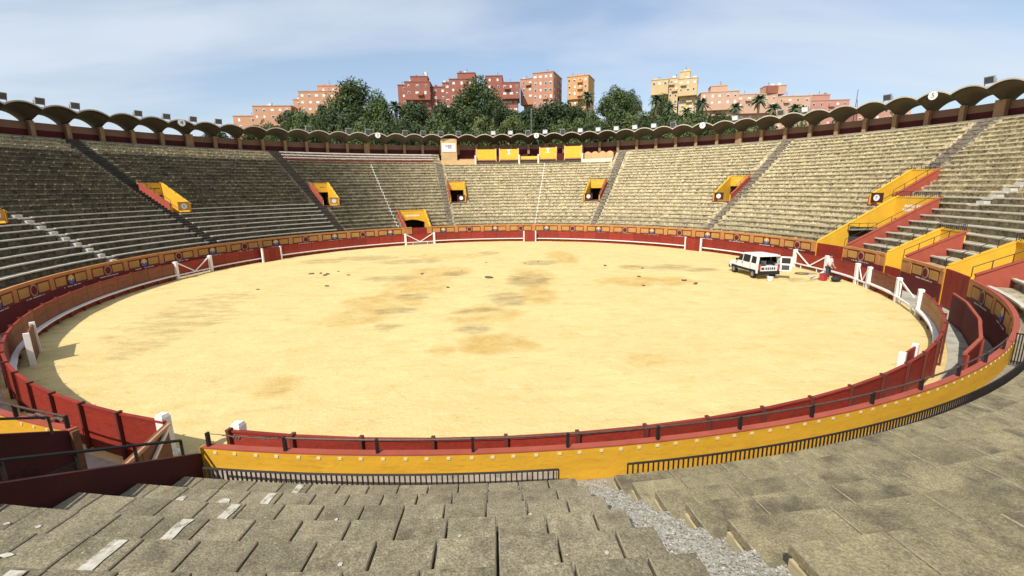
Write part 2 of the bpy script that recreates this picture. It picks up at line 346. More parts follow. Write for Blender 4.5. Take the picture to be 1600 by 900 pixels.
def _mul(a, bb):
    x = n.new('ShaderNodeMath'); x.operation = 'MULTIPLY'; x.use_clamp = True; l.new(a, x.inputs[0])
    if isinstance(bb, float): x.inputs[1].default_value = bb
    else: l.new(bb, x.inputs[1])
    return x.outputs[0]
ad = n.new('ShaderNodeAttribute'); ad.attribute_name = 'damp'; ao = n.new('ShaderNodeAttribute'); ao.attribute_name = 'ochre'
def _addm(a, bb, k):
    x = n.new('ShaderNodeMath'); x.operation = 'MULTIPLY_ADD'; l.new(bb, x.inputs[0]); x.inputs[1].default_value = k; l.new(a, x.inputs[2]); return x.outputs[0]
c = _mix(_rng(_noise(.16, 5), .35, .65), (0.695, 0.545, 0.248, 1), (0.65, 0.495, 0.212, 1))
c = _mix(_mul(_rng(_noise(.5, 7, (1, 2.6, 1)), .48, .68), .5), c, (0.60, 0.42, 0.155, 1))
c = _mix(_mul(_rng(_noise(1.6, 6), .5, .75), .35), c, (0.80, 0.655, 0.34, 1))
c = _mix(_mul(_rng(_addm(_noise(.75, 9, None, .68), ao.outputs['Fac'], .30), .57, .88), .85), c, (0.50, 0.33, 0.095, 1))
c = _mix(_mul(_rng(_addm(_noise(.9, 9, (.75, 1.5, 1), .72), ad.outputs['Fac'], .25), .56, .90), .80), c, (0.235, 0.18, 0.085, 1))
c = _mix(_mul(_rng(_noise(7.5, 4), .63, .70), .42), c, (0.42, 0.30, 0.12, 1))
c = _mix(_mul(_rng(_noise(2.2, 9, None, .75), .56, .66), .28), c, (0.46, 0.34, 0.14, 1))
l.new(c, b.inputs['Base Color'])
bp = n.new('ShaderNodeBump'); bp.inputs['Strength'].default_value = .7; bp.inputs['Distance'].default_value = .07
l.new(_noise(4.5, 8, None, .7), bp.inputs['Height']); l.new(bp.outputs[0], b.inputs['Normal'])
MAT['sand'] = sm; me.materials.append(sm)
structure(link('sand_arena', me))
m = MB(); m.rbox(25.3, 26.75, 0, 360, -.3, 0.0, 180); structure(m.build('alley_floor', 'alley'))
# ------------------------------------------------------------------ ring wall behind the alley
OPEN = [(107.8, 111.9), (-1.3, 4.94), (-14.4, -10.5), (-30.2, -23.8), (-108.6, -101.8)]
def spans(lo, hi, cuts):
    out, a = [], lo
    for c0, c1 in sorted(cuts):
        if c0 >= hi: break
        if c0 > a and c0 < hi: out.append((a, min(c0, hi)))
        a = max(a, c1)
    if a < hi: out.append((a, hi))
    return out
ring = thing('ring_wall', 'low ring wall painted ochre and maroon with round medallions behind the red barrier', 'wall')
for a, bb in spans(-180, 180, OPEN + [(-130.01, -130.0)]):
    nn = max(1, int((bb - a) / 1.8))
    m = MB(); m.rbox(R_W0, R_W1, a, bb, 0, Z_W - .03, nn); m.build('wall_core', 'mustard', ring)
    m = MB(); m.rbox(R_W0 - .006, R_W0 + .02, a, bb, 1.05, Z_W - .164, nn); m.build('inner_facing', 'orange_wall', ring)
    m = MB(); m.rbox(R_W0 - .03, R_W0 - .007, a, bb, 0.0, 1.14, nn); m.build('skirting', 'maroon', ring)
    m = MB(); m.rbox(R_W0 - .04, R_W0 - .003, a, bb, Z_W - .158, Z_W - .028, nn); m.build('inner_band', 'orange_wall', ring)
    m = MB(); m.rbox(R_W0 - .042, R_W1 + .006, a, bb, Z_W - .026, Z_W, nn); m.build('coping', 'coping_red' if -130 <= a and bb <= -30 else 'orange_wall', ring)
for a, bb in ((-101.5, -87.7),):
    m = MB(); m.rbox(R_W1 + .003, R_W1 + .03, a, bb, 1.3, 1.58, 12); m.build('outer_plinth', 'plinth', ring)
BAY = 7.24
def in_open(t, pad=0.0):
    for a, bb in OPEN:
        for w in (-360, 0, 360):
            if a - pad < t + w < bb + pad: return True
    return False
def flat_on_wall(mb, t, r, pts2, th):
    """prism of thickness th whose outline pts2 (metres along wall, z) lies on the inner face at angle t"""
    P0 = [pol(r, t + math.degrees(x / r), z) for x, z in pts2]; P1 = [pol(r - th, t + math.degrees(x / r), z) for x, z in pts2]
    k = len(pts2); i = mb.pts(P0 + P1)
    mb.f.append(tuple(i + q for q in range(k))); mb.f.append(tuple(i + k + q for q in reversed(range(k))))
    for q in range(k): mb.f.append((i + q, i + (q + 1) % k, i + k + (q + 1) % k, i + k + q))
def circ(cx, cz, r, n=18, a0=0, a1=360): return [(cx + r * math.cos(rad(a0 + (a1 - a0) * k / n)), cz + r * math.sin(rad(a0 + (a1 - a0) * k / n))) for k in range(n if a1 - a0 == 360 else n + 1)]
bays = [77.96 + BAY * k for k in range(-22, 18)]
for bi, t0 in enumerate(bays):
    t1 = t0 + BAY; tm = (t0 + t1) / 2
    if not in_open(t0, .6):
        m = MB(); m.rbox(R_W0 - .036, R_W0 - .007, t0 - .42, t0 + .42, 1.142, Z_W - .17, 2); m.build('pilaster', 'orange_wall', ring)
    if any(in_open(t0 + .8 + q * (BAY - 1.6) / 6, .4) for q in range(7)): continue
    m = MB(); m.rbox(R_W0 - .016, R_W0 - .0065, t0 + .5, t1 - .5, 1.16, 1.80, 4); m.build('frame', 'maroon', ring)
    for sgn in (-1, 1):
        a, bb = (tm + sgn * .92, tm + sgn * (BAY / 2 - .68)); a, bb = min(a, bb), max(a, bb)
        m = MB(); m.rbox(R_W0 - .026, R_W0 - .017, a, bb, 1.23, 1.73, 3); m.build('field', 'orange_field', ring)
    if bi % 2 == 0:
        m = MB(); flat_on_wall(m, tm, R_W0 - .017, circ(0, 1.47, .34, 20), .02); md = m.build('medallion', 'ring_tan', ring)
        m = MB(); flat_on_wall(m, tm, R_W0 - .0375, circ(0, 1.47, .25, 18), .008); m.build('medallion_centre', 'maroon', md)
    else:
        m = MB(); flat_on_wall(m, tm, R_W0 - .017, circ(0, 1.47, .34, 20), .02); md = m.build('medallion', 'maroon', ring)
        m = MB(); flat_on_wall(m, tm, R_W0 - .0375, circ(0, 1.47, .29, 10, 0, 180), .008); m.build('sun_half', 'crest_yellow', md)
        m = MB(); flat_on_wall(m, tm, R_W0 - .0375, circ(0, 1.465, .29, 10, 180, 360), .008); m.build('sea_half', 'crest_blue', md)
        m = MB(); flat_on_wall(m, tm, R_W0 - .046, [(-.07, 1.40), (.07, 1.40), (.07, 1.55), (0, 1.62), (-.07, 1.55)], .006); m.build('tower', 'cream', md)
    rr = random.Random(bi); x = -.85; m = MB()                    # worn white lettering under the frame
    while x < .85:
        w = rr.uniform(.03, .07)
        if rr.random() > .22: flat_on_wall(m, tm, R_W0 - .0305, [(x, 1.04), (x + w, 1.04), (x + w, 1.10), (x, 1.10)], .004)
        x += w + .025
    m.build('lettering', 'white_paint', ring)
tm_ = MB(); tm_.box(R_W1 - .002, R_W1 + .012, -.034, .034, 1.885, 1.935); tile = tm_.mesh('seat_tile', 'tile_white')
t = -101.2
while t < -50:
    if not in_open(t): link('seat_tile', tile, ring, (0, 0, 0), rad(t))
    t += .75 + .18 * random.random()
for t in (-109.2, -110.1, -111.0, -111.9): link('seat_tile', tile, ring, (0, 0, 0), rad(t))
# pipe rail on the coping
rail = thing('coping_rail', 'dark pipe handrail on short posts along the near ring wall coping', 'railing')
P = [pol(26.80, -98.26 + .9 * k, 2.25) for k in range(0, 47)]
m = MB(); m.path(P, .021, 6); m.build('pipe', 'pipe', rail)
pm = MB(); pm.box(26.77, 26.835, -.024, .024, 1.99, 2.275); pmesh = pm.mesh('post', 'iron_black')
for k in range(12): link('post', pmesh, rail, (0, 0, 0), rad(-98.26 + 3.68 * k))
link('post', pmesh, rail, (0, 0, 0), rad(-101.55))
m = MB(); m.path([pol(26.8, -101.55, 2.25), pol(26.8, -100.2, 2.24), pol(26.8, -98.26, 2.25)], .006, 5); m.build('wire', 'iron_black', rail)
m = MB(); m.path([pol(26.8, -100.9 + .24 * k, 2.235 + .012 * math.sin(k * 2.1)) for k in range(11)], .014, 5)
for k in range(3): m.ball(pol(26.8, -100.35 + .1 * k, 2.225 - .012 * k), .03, .045, .035, 6, 4)
m.path([pol(26.8, -99.5, 2.23), pol(26.79, -99.1, 2.20), pol(26.78, -98.95, 2.16)], .012, 5)
m.build('rope_knot', 'rope', rail)
rail2 = thing('coping_rail', 'dark pipe handrail on the far left piece of near yellow wall', 'railing')
m = MB(); m.path([pol(26.80, -108.9 - .9 * k, 2.26) for k in range(0, 9)], .024, 6); m.build('pipe', 'pipe', rail2)
for k in range(3): link('post', pmesh, rail2, (0, 0, 0), rad(-108.9 - 3.6 * k))
m = MB(); m.path([pol(26.75, -109.3 - .35 * k, 2.11 + .05 * math.sin(k * 1.7)) for k in range(8)], .035, 6); m.build('tied_sacking', 'rope', rail2)
# ------------------------------------------------------------------ red barrier round the sand
GATES = [(165.7, 173.8), (106.6, 114.8), (-3.3, 4.95), (-14.7, -11.4), (-30.7, -23.2), (-108.6, -104.2)]
barrier = thing('barrier_fence', 'red wooden plank barrier ringing the yellow sand', 'fence')
for a, bb in spans(-180 + .001, 180, GATES):
    nn = max(1, round((bb - a) / 3.6)); w = (bb - a) / nn
    half = R_BAR * math.tan(rad(w / 2)) - .012
    pm_ = MB(); pm_.box(R_BAR, R_BAR + .05, -half, half, .30, .842); pm_.box(R_BAR + .002, R_BAR + .049, -half, half, .853, 1.20); pmesh_ = pm_.mesh('panel', 'red_panel'); pbrown_ = pm_.mesh('panel', 'panel_brown'); ptan_ = pm_.mesh('panel', 'panel_tan')
    lm_ = MB(); lm_.box(R_BAR + .004, R_BAR + .046, -half, half, -.1, .285); lmesh_ = lm_.mesh('lower_plank', 'red_panel')
    cm_ = MB(); cm_.box(R_BAR - .015, R_BAR + .075, -half - .012, half + .012, 1.203, 1.25); cmesh_ = cm_.mesh('top_rail', 'red_panel')
    st_ = MB(); st_.box(R_BAR - .20, R_BAR - .003, -half - .02, half + .02, .30, .385); smesh_ = st_.mesh('white_step', 'white_paint')
    bk_ = MB(); bk_.box(R_BAR - .12, R_BAR - .05, -.04, .04, -.1, .298); bmesh_ = bk_.mesh('step_bracket', 'brown_board')
    po_ = MB(); po_.box(R_BAR + .078, R_BAR + .15, -.04, .04, -.05, 1.26); po_.box(R_BAR - .01, R_BAR + .16, -.042, .042, 1.262, 1.30); pom_ = po_.mesh('post', 'post_red')
    for k in range(nn):
        tc_ = rad(a + (k + .5) * w)
        td_ = (a + (k + .5) * w) % 360
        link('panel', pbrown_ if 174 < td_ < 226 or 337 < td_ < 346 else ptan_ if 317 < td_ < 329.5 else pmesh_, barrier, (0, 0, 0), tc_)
        link('lower_plank', lmesh_, barrier, (0, 0, 0), tc_)
        link('top_rail', cmesh_, barrier, (0, 0, 0), tc_)
        link('white_step', smesh_, barrier, (0, 0, 0), tc_)
        link('step_bracket', bmesh_, barrier, (0, 0, 0), tc_)
        link('post', pom_, barrier, (0, 0, 0), rad(a + k * w))
def gate(t0, t1, label, style):
    """barrier gate between two white posts; style V: two white braces, D: one brace, O: no leaf"""
    gt = thing('barrier_gate', label, 'gate', 'white braced gates in the barrier', pol(R_BAR, (t0 + t1) / 2, 0), 0)
    for t, sg in ((t0, 1), (t1, -1)):
        m = MB(); c = Vector(pol(R_BAR - .05, t, 0)); a = rad(t)
        er, et = Vector((math.cos(a), math.sin(a), 0)), Vector((-math.sin(a), math.cos(a), 0)); w, d, h = .115, .11, 1.33
        P = [c - er * d - et * w, c - er * d + et * w, c + er * d + et * w, c + er * d - et * w]
        z = Vector((0, 0, 1))
        m.hexa([p - z * .1 for p in P] + [p + z * h for p in P]); po = m.build('post', 'white_paint', gt)
        m = MB(); m.hexa([p + (p - c) * .12 + z * (h + .002) for p in P] + [c + (p - c) * .8 + z * (h + .06) for p in P]); m.build('post_cap', 'white_paint', po)
    A, B = Vector(pol(R_BAR, t0, 0)), Vector(pol(R_BAR, t1, 0)); d = (B - A); L = d.length; d /= L
    inw = -Vector(pol(1, (t0 + t1) / 2, 0))
    def at(s, z, o=0.0): return A + d * s + Vector((0, 0, z)) + inw * o
    if style != 'O':
        m = MB(); k = 3 if L > 2 else 1
        for q in range(k):
            m = MB(); s0, s1 = .16 + (L - .32) * q / k + .006, .16 + (L - .32) * (q + 1) / k - .006
            m.hexa([at(s0, .12, 0), at(s1, .12, 0), at(s1, .12, -.05), at(s0, .12, -.05), at(s0, 1.18, 0), at(s1, 1.18, 0), at(s1, 1.18, -.05), at(s0, 1.18, -.05)])
            m.build('leaf_board', 'red_gate', gt)
    br = .045 if style == 'V' and L < 2 else .075
    if style == 'V':
        for s0 in (.15, L - .15):
            m = MB(); m.bar(at(s0, 1.26, .06), at(L / 2, .33, .06), .05, br * 1.25); m.build('brace', 'white_paint', gt)
    if style in 'DO':
        m = MB(); m.bar(at(L - .15, 1.28, .06), at(.2, .62 if style == 'O' else .33, .06), .05, .11); m.build('brace', 'white_paint', gt)
    m = MB(); m.bar(at(.14, .3, .09), at(L - .14, .3, .09), .1, .085); m.build('bottom_rail', 'white_paint', gt)
    for q in (.25, .75):
        m = MB(); m.bar(at(L * q, .26, .09), at(L * q, -.05, .09), .05, .05); m.build('foot', 'white_paint', gt)
    return gt
gate(165.7, 173.8, 'red barrier gate with white V braces at left below the dark stands', 'V')
gate(106.6, 114.8, 'red barrier gate with white V braces below the yellow doorway at the far end', 'V')
gate(-3.3, 4.95, 'red barrier gate with white brace between the van and the person', 'V')
gate(-14.7, -11.4, 'narrow barrier gate with steep white V braces right of the person', 'V')
gate(-30.7, -23.2, 'open barrier gap with one sloping white brace at far right', 'O')
# gate swung open across the alley near the camera
og = thing('barrier_gate', 'red barrier gate swung open across alley at near left beside white post', 'gate', 'white braced gates in the barrier', pol(25.1, -108.4, 0))
for t, rr in ((-109.0, 24.95), (-104.0, 24.9)):
    m = MB(); c = Vector(pol(rr, t, 0)); a = rad(t); er, et = Vector((math.cos(a), math.sin(a), 0)), Vector((-math.sin(a), math.cos(a), 0)); z = Vector((0, 0, 1))
    P = [c - er * .11 - et * .12, c - er * .11 + et * .12, c + er * .11 + et * .12, c + er * .11 - et * .12]
    m.hexa([p - z * .1 for p in P] + [p + z * 1.3 for p in P]); po = m.build('post', 'white_paint', og)
    m = MB(); m.hexa([p + z * 1.302 for p in P] + [c + (p - c) * .75 + z * 1.38 for p in P]); m.build('post_cap', 'white_paint', po)
A, B = Vector(pol(25.1, -108.4, 0)), Vector((-7.6, -26.0, 0)); d = (B - A).normalized(); nrm = Vector((-d.y, d.x, 0))
for q in range(2):
    m = MB(); s0, s1 = q * 1.1 + .01, q * 1.1 + 1.09
    P = [A + d * s0, A + d * s1, A + d * s1 + nrm * .05, A + d * s0 + nrm * .05]; z = Vector((0, 0, 1))
    m.hexa([p + z * .12 for p in P] + [p + z * 1.24 for p in P]); m.build('leaf_board', 'brown_board', og)
for zz in (1.2, .2):
    m = MB(); m.bar(A + d * .02 + nrm * .09 + Vector((0, 0, zz)), A + d * 2.18 + nrm * .09 + Vector((0, 0, zz)), .06, .08); m.build('rail', 'ring_tan', og)
m = MB(); m.bar(A + d * .05 + nrm * .1 + Vector((0, 0, 1.18)), A + d * 1.9 + nrm * .1 + Vector((0, 0, .22)), .05, .08); m.build('brace', 'cream', og)
def burladero(t0, t1, r, label, wood='red_panel', h=1.25, white=True):
    bt = thing('burladero_shield', label, 'shield', 'wooden shields inside the barrier', pol(r, (t0 + t1) / 2, 0))
    A, B = Vector(pol(r, t0, 0)), Vector(pol(r, t1, 0)); d = (B - A); L = d.length; d /= L; nrm = Vector((-d.y, d.x, 0)); z = Vector((0, 0, 1))
    for q in range(3):
        m = MB(); s0, s1 = L * q / 3 + .005, L * (q + 1) / 3 - .005
        P = [A + d * s0, A + d * s1, A + d * s1 + nrm * .06, A + d * s0 + nrm * .06]
        m.hexa([p - z * .05 for p in P] + [p + z * h for p in P]); m.build('board', wood, bt)
    for s in (-.06, L + .06):
        m = MB(); c = A + d * s + nrm * .03; w = .065 if white else .05
        P = [c - d * w - nrm * .09, c + d * w - nrm * .09, c + d * w + nrm * .09, c - d * w + nrm * .09]
        m.hexa([p - z * .06 for p in P] + [p + z * (h + .08) for p in P]); m.build('end_post', 'white_paint' if white else 'coping_red', bt)
    return bt
burladero(80.1, 76.9, 24.5, 'red shield between two thin white posts at the far centre')
burladero(33.2, 29.2, 24.5, 'red shield between two thin white posts at the far right beyond the van')
burladero(153.6, 149.2, 24.5, 'red shield between two thin white posts at the far left')
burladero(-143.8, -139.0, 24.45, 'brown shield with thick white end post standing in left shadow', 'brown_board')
burladero(-58.0, -55.2, 24.72, 'red shield with white end post just inside the near right barrier')
sh = thing('alley_shield', 'dark red angled shield with pinkish top rail in the right alley', 'shield')
SP = [(22.48, -13.86), (21.32, -15.62), (19.21, -18.12), (16.92, -20.28), (14.94, -21.62)]
SP = [(x * .985, y * .985) for x, y in SP]
for (x0, y0), (x1, y1) in zip(SP[:-1], SP[1:]):
    a, bq = Vector((x0, y0, 0)), Vector((x1, y1, 0)); d = (bq - a).normalized(); nrm = Vector((-d.y, d.x, 0)); z = Vector((0, 0, 1))
    P = [a, bq, bq + nrm * .05, a + nrm * .05]
    m = MB(); m.hexa([p for p in P] + [p + z * 1.31 for p in P]); m.build('board', 'maroon', sh)
    m = MB(); m.bar(a + z * 1.352 + nrm * .025, bq + z * 1.352 + nrm * .025, .1, .08); m.build('top_rail', 'coping_red', sh)
    m = MB(); m.bar(bq - d * .08 + nrm * .085, bq - d * .08 + z * 1.30 + nrm * .085, .06, .06); m.build('batten', 'coping_red', sh)
# ------------------------------------------------------------------ grandstand
R0, Z0, T, H = 27.337, 1.726, 0.802, 0.419
def rk(k): return R0 + T * k
def zk(k): return Z0 + H * k
def cone(r): return Z0 + (r - R0) * H / T
NROW = 26
def wrap(t): return (t + 180) % 360 - 180
# openings cut into the rows: angle from, angle to, first row, last row
CUT = [(154.2, 157.4, 8, 13), (125.4, 128.9, 8, 13), (96.0, 99.7, 8, 13), (63.4, 67.1, 8, 13), (34.4, 37.9, 8, 13), (5.9, 9.4, 8, 13), (-179.7, -176.2, 8, 13),
       (106.8, 113.4, 0, 5), (-1.3, 4.94, 0, 7.6), (-14.4, -10.5, 0, 3), (-30.2, -23.8, 0, 3), (-108.6, -101.8, 0, 8)]
STAIR = [('A', 156.9, 158.3, 0, 26), ('B', 130.4, 129.3, 0, 26), ('C', 100.6, 101.0, 0, 22), ('D', 63.1, 62.2, 0, 26), ('E', 34.9, 33.1, 0, 26), ('F', 11.2, 8.3, 13, 26), ('K', -5.4, -5.5, 8, 26), ('L', 177.0, 178.4, 0, 9)]
STW = {'A': 1.7, 'B': 1.7, 'C': 1.3, 'D': 1.4, 'E': 1.4, 'F': 1.6, 'K': 1.3, 'L': 1.2}
def stair_c(s, k): return s[1] + (s[2] - s[1]) * (25 - k) / 25 if s[0] not in 'F' else s[1] + (s[2] - s[1]) * (25 - k) / 12
AISLE = (-87.15, -85.75)
PRES = (64.3, 100.2)                         # boxes take the top rows here
SEATS = (101.7, 129.5)                       # painted top rows
def blocked(k):
    """sorted list of angle spans of row k that carry no slabs"""
    out = [(a, b) for a, b, k0, k1 in CUT if k0 <= k < k1]
    for s in STAIR:
        if s[3] <= k < s[4]:
            c = stair_c(s, k); w = STW[s[0]] / 2; out.append((c - w, c + w))
    if k < 8: out.append(AISLE)
    if k >= 22: out.append(PRES)
    return sorted((wrap(a), wrap(a) + (b - a)) for a, b in out)
stand = thing('grandstand', 'weathered concrete terrace of stepped seat rows ringing the arena', 'grandstand')
m = MB(); tint = []; rw = random.Random(11)
def wear_shade(t, k):
    """concrete tone (0 dark .. 1 pale): lichen plus painted-in shade darken the left side, the renewed top rows and the right side are pale"""
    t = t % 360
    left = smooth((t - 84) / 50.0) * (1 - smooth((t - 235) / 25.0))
    base = .82 - .70 * left  # left rows darkened for shade as well as lichen
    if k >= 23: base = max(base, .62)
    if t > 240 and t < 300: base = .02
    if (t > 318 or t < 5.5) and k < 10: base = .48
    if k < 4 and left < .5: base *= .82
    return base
for k in range(NROW):
    for a, b in spans(-180, 180, [c[:2] for c in CUT if c[2] <= k < c[3]] + ([PRES] if k >= 22 else []) + ([AISLE] if k < 8 else [])):
        n_ = max(2, int((b - a) / 1.06))
        m.rbox(rk(k) + .13, rk(k + 1) + .14, a, b, zk(k) - (H + .16 if k else .5), zk(k) - .101, n_)
        for q in range(n_): tint += [min(1, max(0, wear_shade(a + (b - a) * (q + .5) / n_, k) + rw.uniform(-.07, .07)))] * 4
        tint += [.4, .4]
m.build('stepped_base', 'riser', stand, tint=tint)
for a, b in spans(-180, 180, OPEN):
    m = MB(); m.rbox(R_W1 + .002, rk(0) + .14, a, b, 1.0, 1.34, max(1, int((b - a) / 1.8))); m.build('front_walk', 'walk', stand)
m = MB(); tint = []
PITCH = 1.058
def overlaps(a, b, L): return any(a < y - .05 and b > x + .05 for x, y in L)
near_slab = {}
def slab_mesh(k, w, mat):
    key = (k, round(w, 2), mat)
    if key not in near_slab:
        h0, h1 = rk(k) * math.tan(rad(w / 2)), rk(k + 1) * math.tan(rad(w / 2)); c = .012
        mm = MB(); x0, x1 = -T / 2, T / 2 + .12; z1, z0 = .045, -.055; c = .011
        b0 = [(x0, -h0), (x1, -h1), (x1, h1), (x0, h0)]; t0_ = [(x0 + c, -h0 + c), (x1, -h1 + c), (x1, h1 - c), (x0 + c, h0 - c)]
        i = mm.pts([(x, y, z0) for x, y in b0] + [(x, y, z1 - c) for x, y in b0] + [(x, y, z1) for x, y in t0_])
        mm.f.append((i, i + 3, i + 2, i + 1)); mm.f.append((i + 8, i + 9, i + 10, i + 11))
        for q in range(4):
            q2 = (q + 1) % 4
            mm.f.append((i + q, i + q2, i + 4 + q2, i + 4 + q)); mm.f.append((i + 4 + q, i + 4 + q2, i + 8 + q2, i + 8 + q))
        near_slab[key] = me_ = mm.mesh('slab', mat); me_.materials.append(MAT['slab_edge'])
        for q in (3, 5, 7, 9): me_.polygons[q].material_index = 1
    return near_slab[key]
rs = random.Random(3)
for k in range(NROW):
    blk = blocked(k)
    # near left block, slab by slab
    NEAR_L, NEAR_R = (-101.7, AISLE[0]), (AISLE[1], -53.0)
    if k < 9:
        off = -90.30 if k < 3 else -90.02
        j0 = math.ceil((NEAR_L[0] - off) / PITCH) - 1; t = NEAR_L[0]
        edges = [NEAR_L[0]] + [off + PITCH * j for j in range(j0, j0 + 20) if NEAR_L[0] + .3 < off + PITCH * j < NEAR_L[1] - .3] + [NEAR_L[1]]
        for a, b in zip(edges[:-1], edges[1:]):
            w = b - a - math.degrees(.024 / rk(k)); w = round(w, 2); c = (a + b) / 2
            o = link('slab', slab_mesh(k, w, 'slab_near'), stand, pol(rk(k) + T / 2, c, zk(k) - .045 + rs.uniform(-.003, .003)))
            o.rotation_euler = (rs.gauss(0, .0025), rs.gauss(0, .002), rad(c + rs.uniform(-.08, .08)))
    if k < 7:
        a = NEAR_R[0]; first = True
        while a < NEAR_R[1]:
            w0 = 2.1 if not first else 2.1 - .5 * (k % 2); b = a + w0; c = (a + b) / 2; first = False
            w = round(w0 - math.degrees(.014 / rk(k)), 2)
            o = link('slab', slab_mesh(k, w, 'slab_right'), stand, pol(rk(k) + T / 2, c, zk(k) - .045 + rs.uniform(-.003, .003)))
            o.rotation_euler = (rs.gauss(0, .0025), rs.gauss(0, .002), rad(c)); a = b
    # everything else
    for j in range(340):
        a = -180 + j * (360 / 340.0); b = a + 360 / 340.0
        if k < 9 and a > NEAR_L[0] - .9 and b < NEAR_L[1] + .9: continue
        if k < 7 and a > NEAR_R[0] - .7 and b < NEAR_R[1] + .9: continue
        if overlaps(a, b, blk) or overlaps(a + 360, b + 360, blk) or overlaps(a - 360, b - 360, blk): continue
        g_ = rs.choice((.1, .14, .2, .3)) ; dz = rs.uniform(-.012, .012)
        m.rbox(rk(k) + rs.uniform(-.012, .012), rk(k + 1) + .12, a + g_ * .35, b - g_ * .35, zk(k) - .1 + dz, zk(k) + dz, 1)
        w_ = wear_shade((a + b) / 2, k)
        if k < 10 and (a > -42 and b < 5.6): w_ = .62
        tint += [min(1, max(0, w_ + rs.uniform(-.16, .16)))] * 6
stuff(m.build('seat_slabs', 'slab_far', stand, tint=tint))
# ragged white painted line over the near slabs and worn paint patches
pt = MB()
for k in range(8):
    a = -97.0 + .06 * k; wob = [rs.uniform(-.04, .04) for _ in range(7)]
    if k in (6, 7): continue
    pts_ = []
    for q in range(7): pts_.append((rk(k) + .05 + q * .122, a - .13 + wob[q] * .6))
    for q in range(6, -1, -1): pts_.append((rk(k) + .05 + q * .122, a + .13 + wob[q]))
    for q in range(6):
        (r0_, t0_), (r1_, t1_) = pts_[q], pts_[q + 1]; (r3_, t3_), (r2_, t2_) = pts_[13 - q], pts_[12 - q]
        pt.face([pol(r0_, t0_, zk(k) + .0125), pol(r1_, t1_, zk(k) + .0125), pol(r2_, t2_, zk(k) + .0125), pol(r3_, t3_, zk(k) + .0125)])
for (tq, k, w, d) in ((-99.6, 1, .16, .2), (-98.2, 1, .24, .2), (-100.7, 3, .1, .05), (-99.9, 3, .1, .05), (-98.4, 4, .16, .06), (-92.6, 4, .05, .06), (-90.8, 3, .05, .05), (-91.5, 2, .04, .05), (-89.2, 2, .06, .06), (-88.2, 4, .05, .05), (-94.0, 2, .05, .06)):
    P = [pol(rk(k) + .3 + d * math.sin(2 * PI * q / 9) * rs.uniform(.6, 1) * .6, tq + w * math.cos(2 * PI * q / 9) * rs.uniform(.6, 1), zk(k) + .0125) for q in range(9)]
    pt.face(P[::-1])
pt.build('painted_line', 'paint_worn', stand)
for k in range(0, 10):                                              # pale worn nosings of the lower rows left and right
    for lo, hi, kmax in ((129.0, 207.0, 9), (-40.0, 5.5, 10)):
        if k >= kmax or (k == 0 and lo > 0): continue
        cuts_ = [c for c in blocked(k)] + [(c[0] + 360, c[1] + 360) for c in blocked(k)]
        for a, b in spans(lo, hi, cuts_):
            if b - a < .4: continue
            m = MB(); m.rbox(rk(k) - .022, rk(k) + .17, a + .1, b - .1, zk(k) - .055, zk(k) + .022, max(1, int((b - a) / 1.5))); m.build('pale_nosing', 'step_light', stand)
def paint_strip(t0, t1, k0, k1, w):
    pm2 = MB()
    for k in range(k0, k1):
        c = t0 + (t1 - t0) * (k - k0) / max(1, k1 - k0)
        pm2.rbox(rk(k) - .018, rk(k) + .5, c - w, c + w, zk(k) - .13, zk(k) + .018, 1)
        pm2.rbox(rk(k) + .10, rk(k) + .16, c - w, c + w, zk(k) - H, zk(k) - .12, 1)
    pm2.build('painted_line', 'white_paint', stand)
paint_strip(114.8, 114.3, 1, 22, .10); paint_strip(77.9, 78.3, 0, 22, .09)
m = MB(); tt = 0
for k in (23, 24, 25):
    m = MB(); m.rbox(rk(k) - .03, rk(k) + .45, SEATS[0], SEATS[1], zk(k) + .02, zk(k) + .10, 18); m.build('painted_seat', 'white_paint', stand)
    m = MB(); m.rbox(rk(k) + .03, rk(k) + .10, SEATS[0], SEATS[1], zk(k) - .36, zk(k) - .12, 18); m.build('seat_riser', 'maroon', stand)
# gallery floor behind the last row
for a, b in spans(-60, 215, [PRES]):
    m = MB(); m.rbox(rk(26) + .002, 51.2, a, b, 11.6, 12.42, int((b - a) / 2)); m.build('gallery_floor', 'walk', stand)
# stairs
SLAB = {'A': ('steep dark aisle stair left of the leftmost yellow stand opening', 'stair_dark'), 'B': ('steep dark aisle stair left of the second yellow stand opening', 'stair_dark'),  # A and B: shade of the risers painted into the dark tone
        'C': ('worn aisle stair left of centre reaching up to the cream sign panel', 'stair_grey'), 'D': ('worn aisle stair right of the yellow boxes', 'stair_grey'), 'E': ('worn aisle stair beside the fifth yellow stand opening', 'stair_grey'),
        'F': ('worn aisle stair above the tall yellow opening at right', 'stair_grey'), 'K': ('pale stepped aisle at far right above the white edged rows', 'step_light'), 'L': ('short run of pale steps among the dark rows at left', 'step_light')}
for s in STAIR:
    st = thing('aisle_stair', SLAB[s[0]][0], 'stairs', 'aisle stairs in the grandstand', pol(rk(s[3]), stair_c(s, s[3]), zk(s[3]) - .3))
    w = STW[s[0]] / 2 - .03
    for k in range(s[3], s[4]):
        if any(c[2] <= k < c[3] and c[0] < stair_c(s, k) < c[1] for c in CUT): continue
        c = stair_c(s, k); m = MB()
        m.rbox(rk(k) + .03, rk(k + 1) - .36, c - w, c + w, zk(k) - .14, zk(k) - .02, 1)
        if s[0] in 'KL': m.rbox(rk(k + 1) - .355, rk(k + 1) + .09, c - w * .6, c + w, zk(k) - .02, zk(k) + .2, 1)
        else: m.rbox(rk(k + 1) - .355, rk(k + 1) + .09, c - w, c + w, zk(k) - .12, zk(k) + .19, 1)
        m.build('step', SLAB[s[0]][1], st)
ai = thing('aisle_ramp', 'pale gravel aisle running down between the near seat blocks to the yellow wall', 'ramp', None, pol(27, -86.4, 1.4))
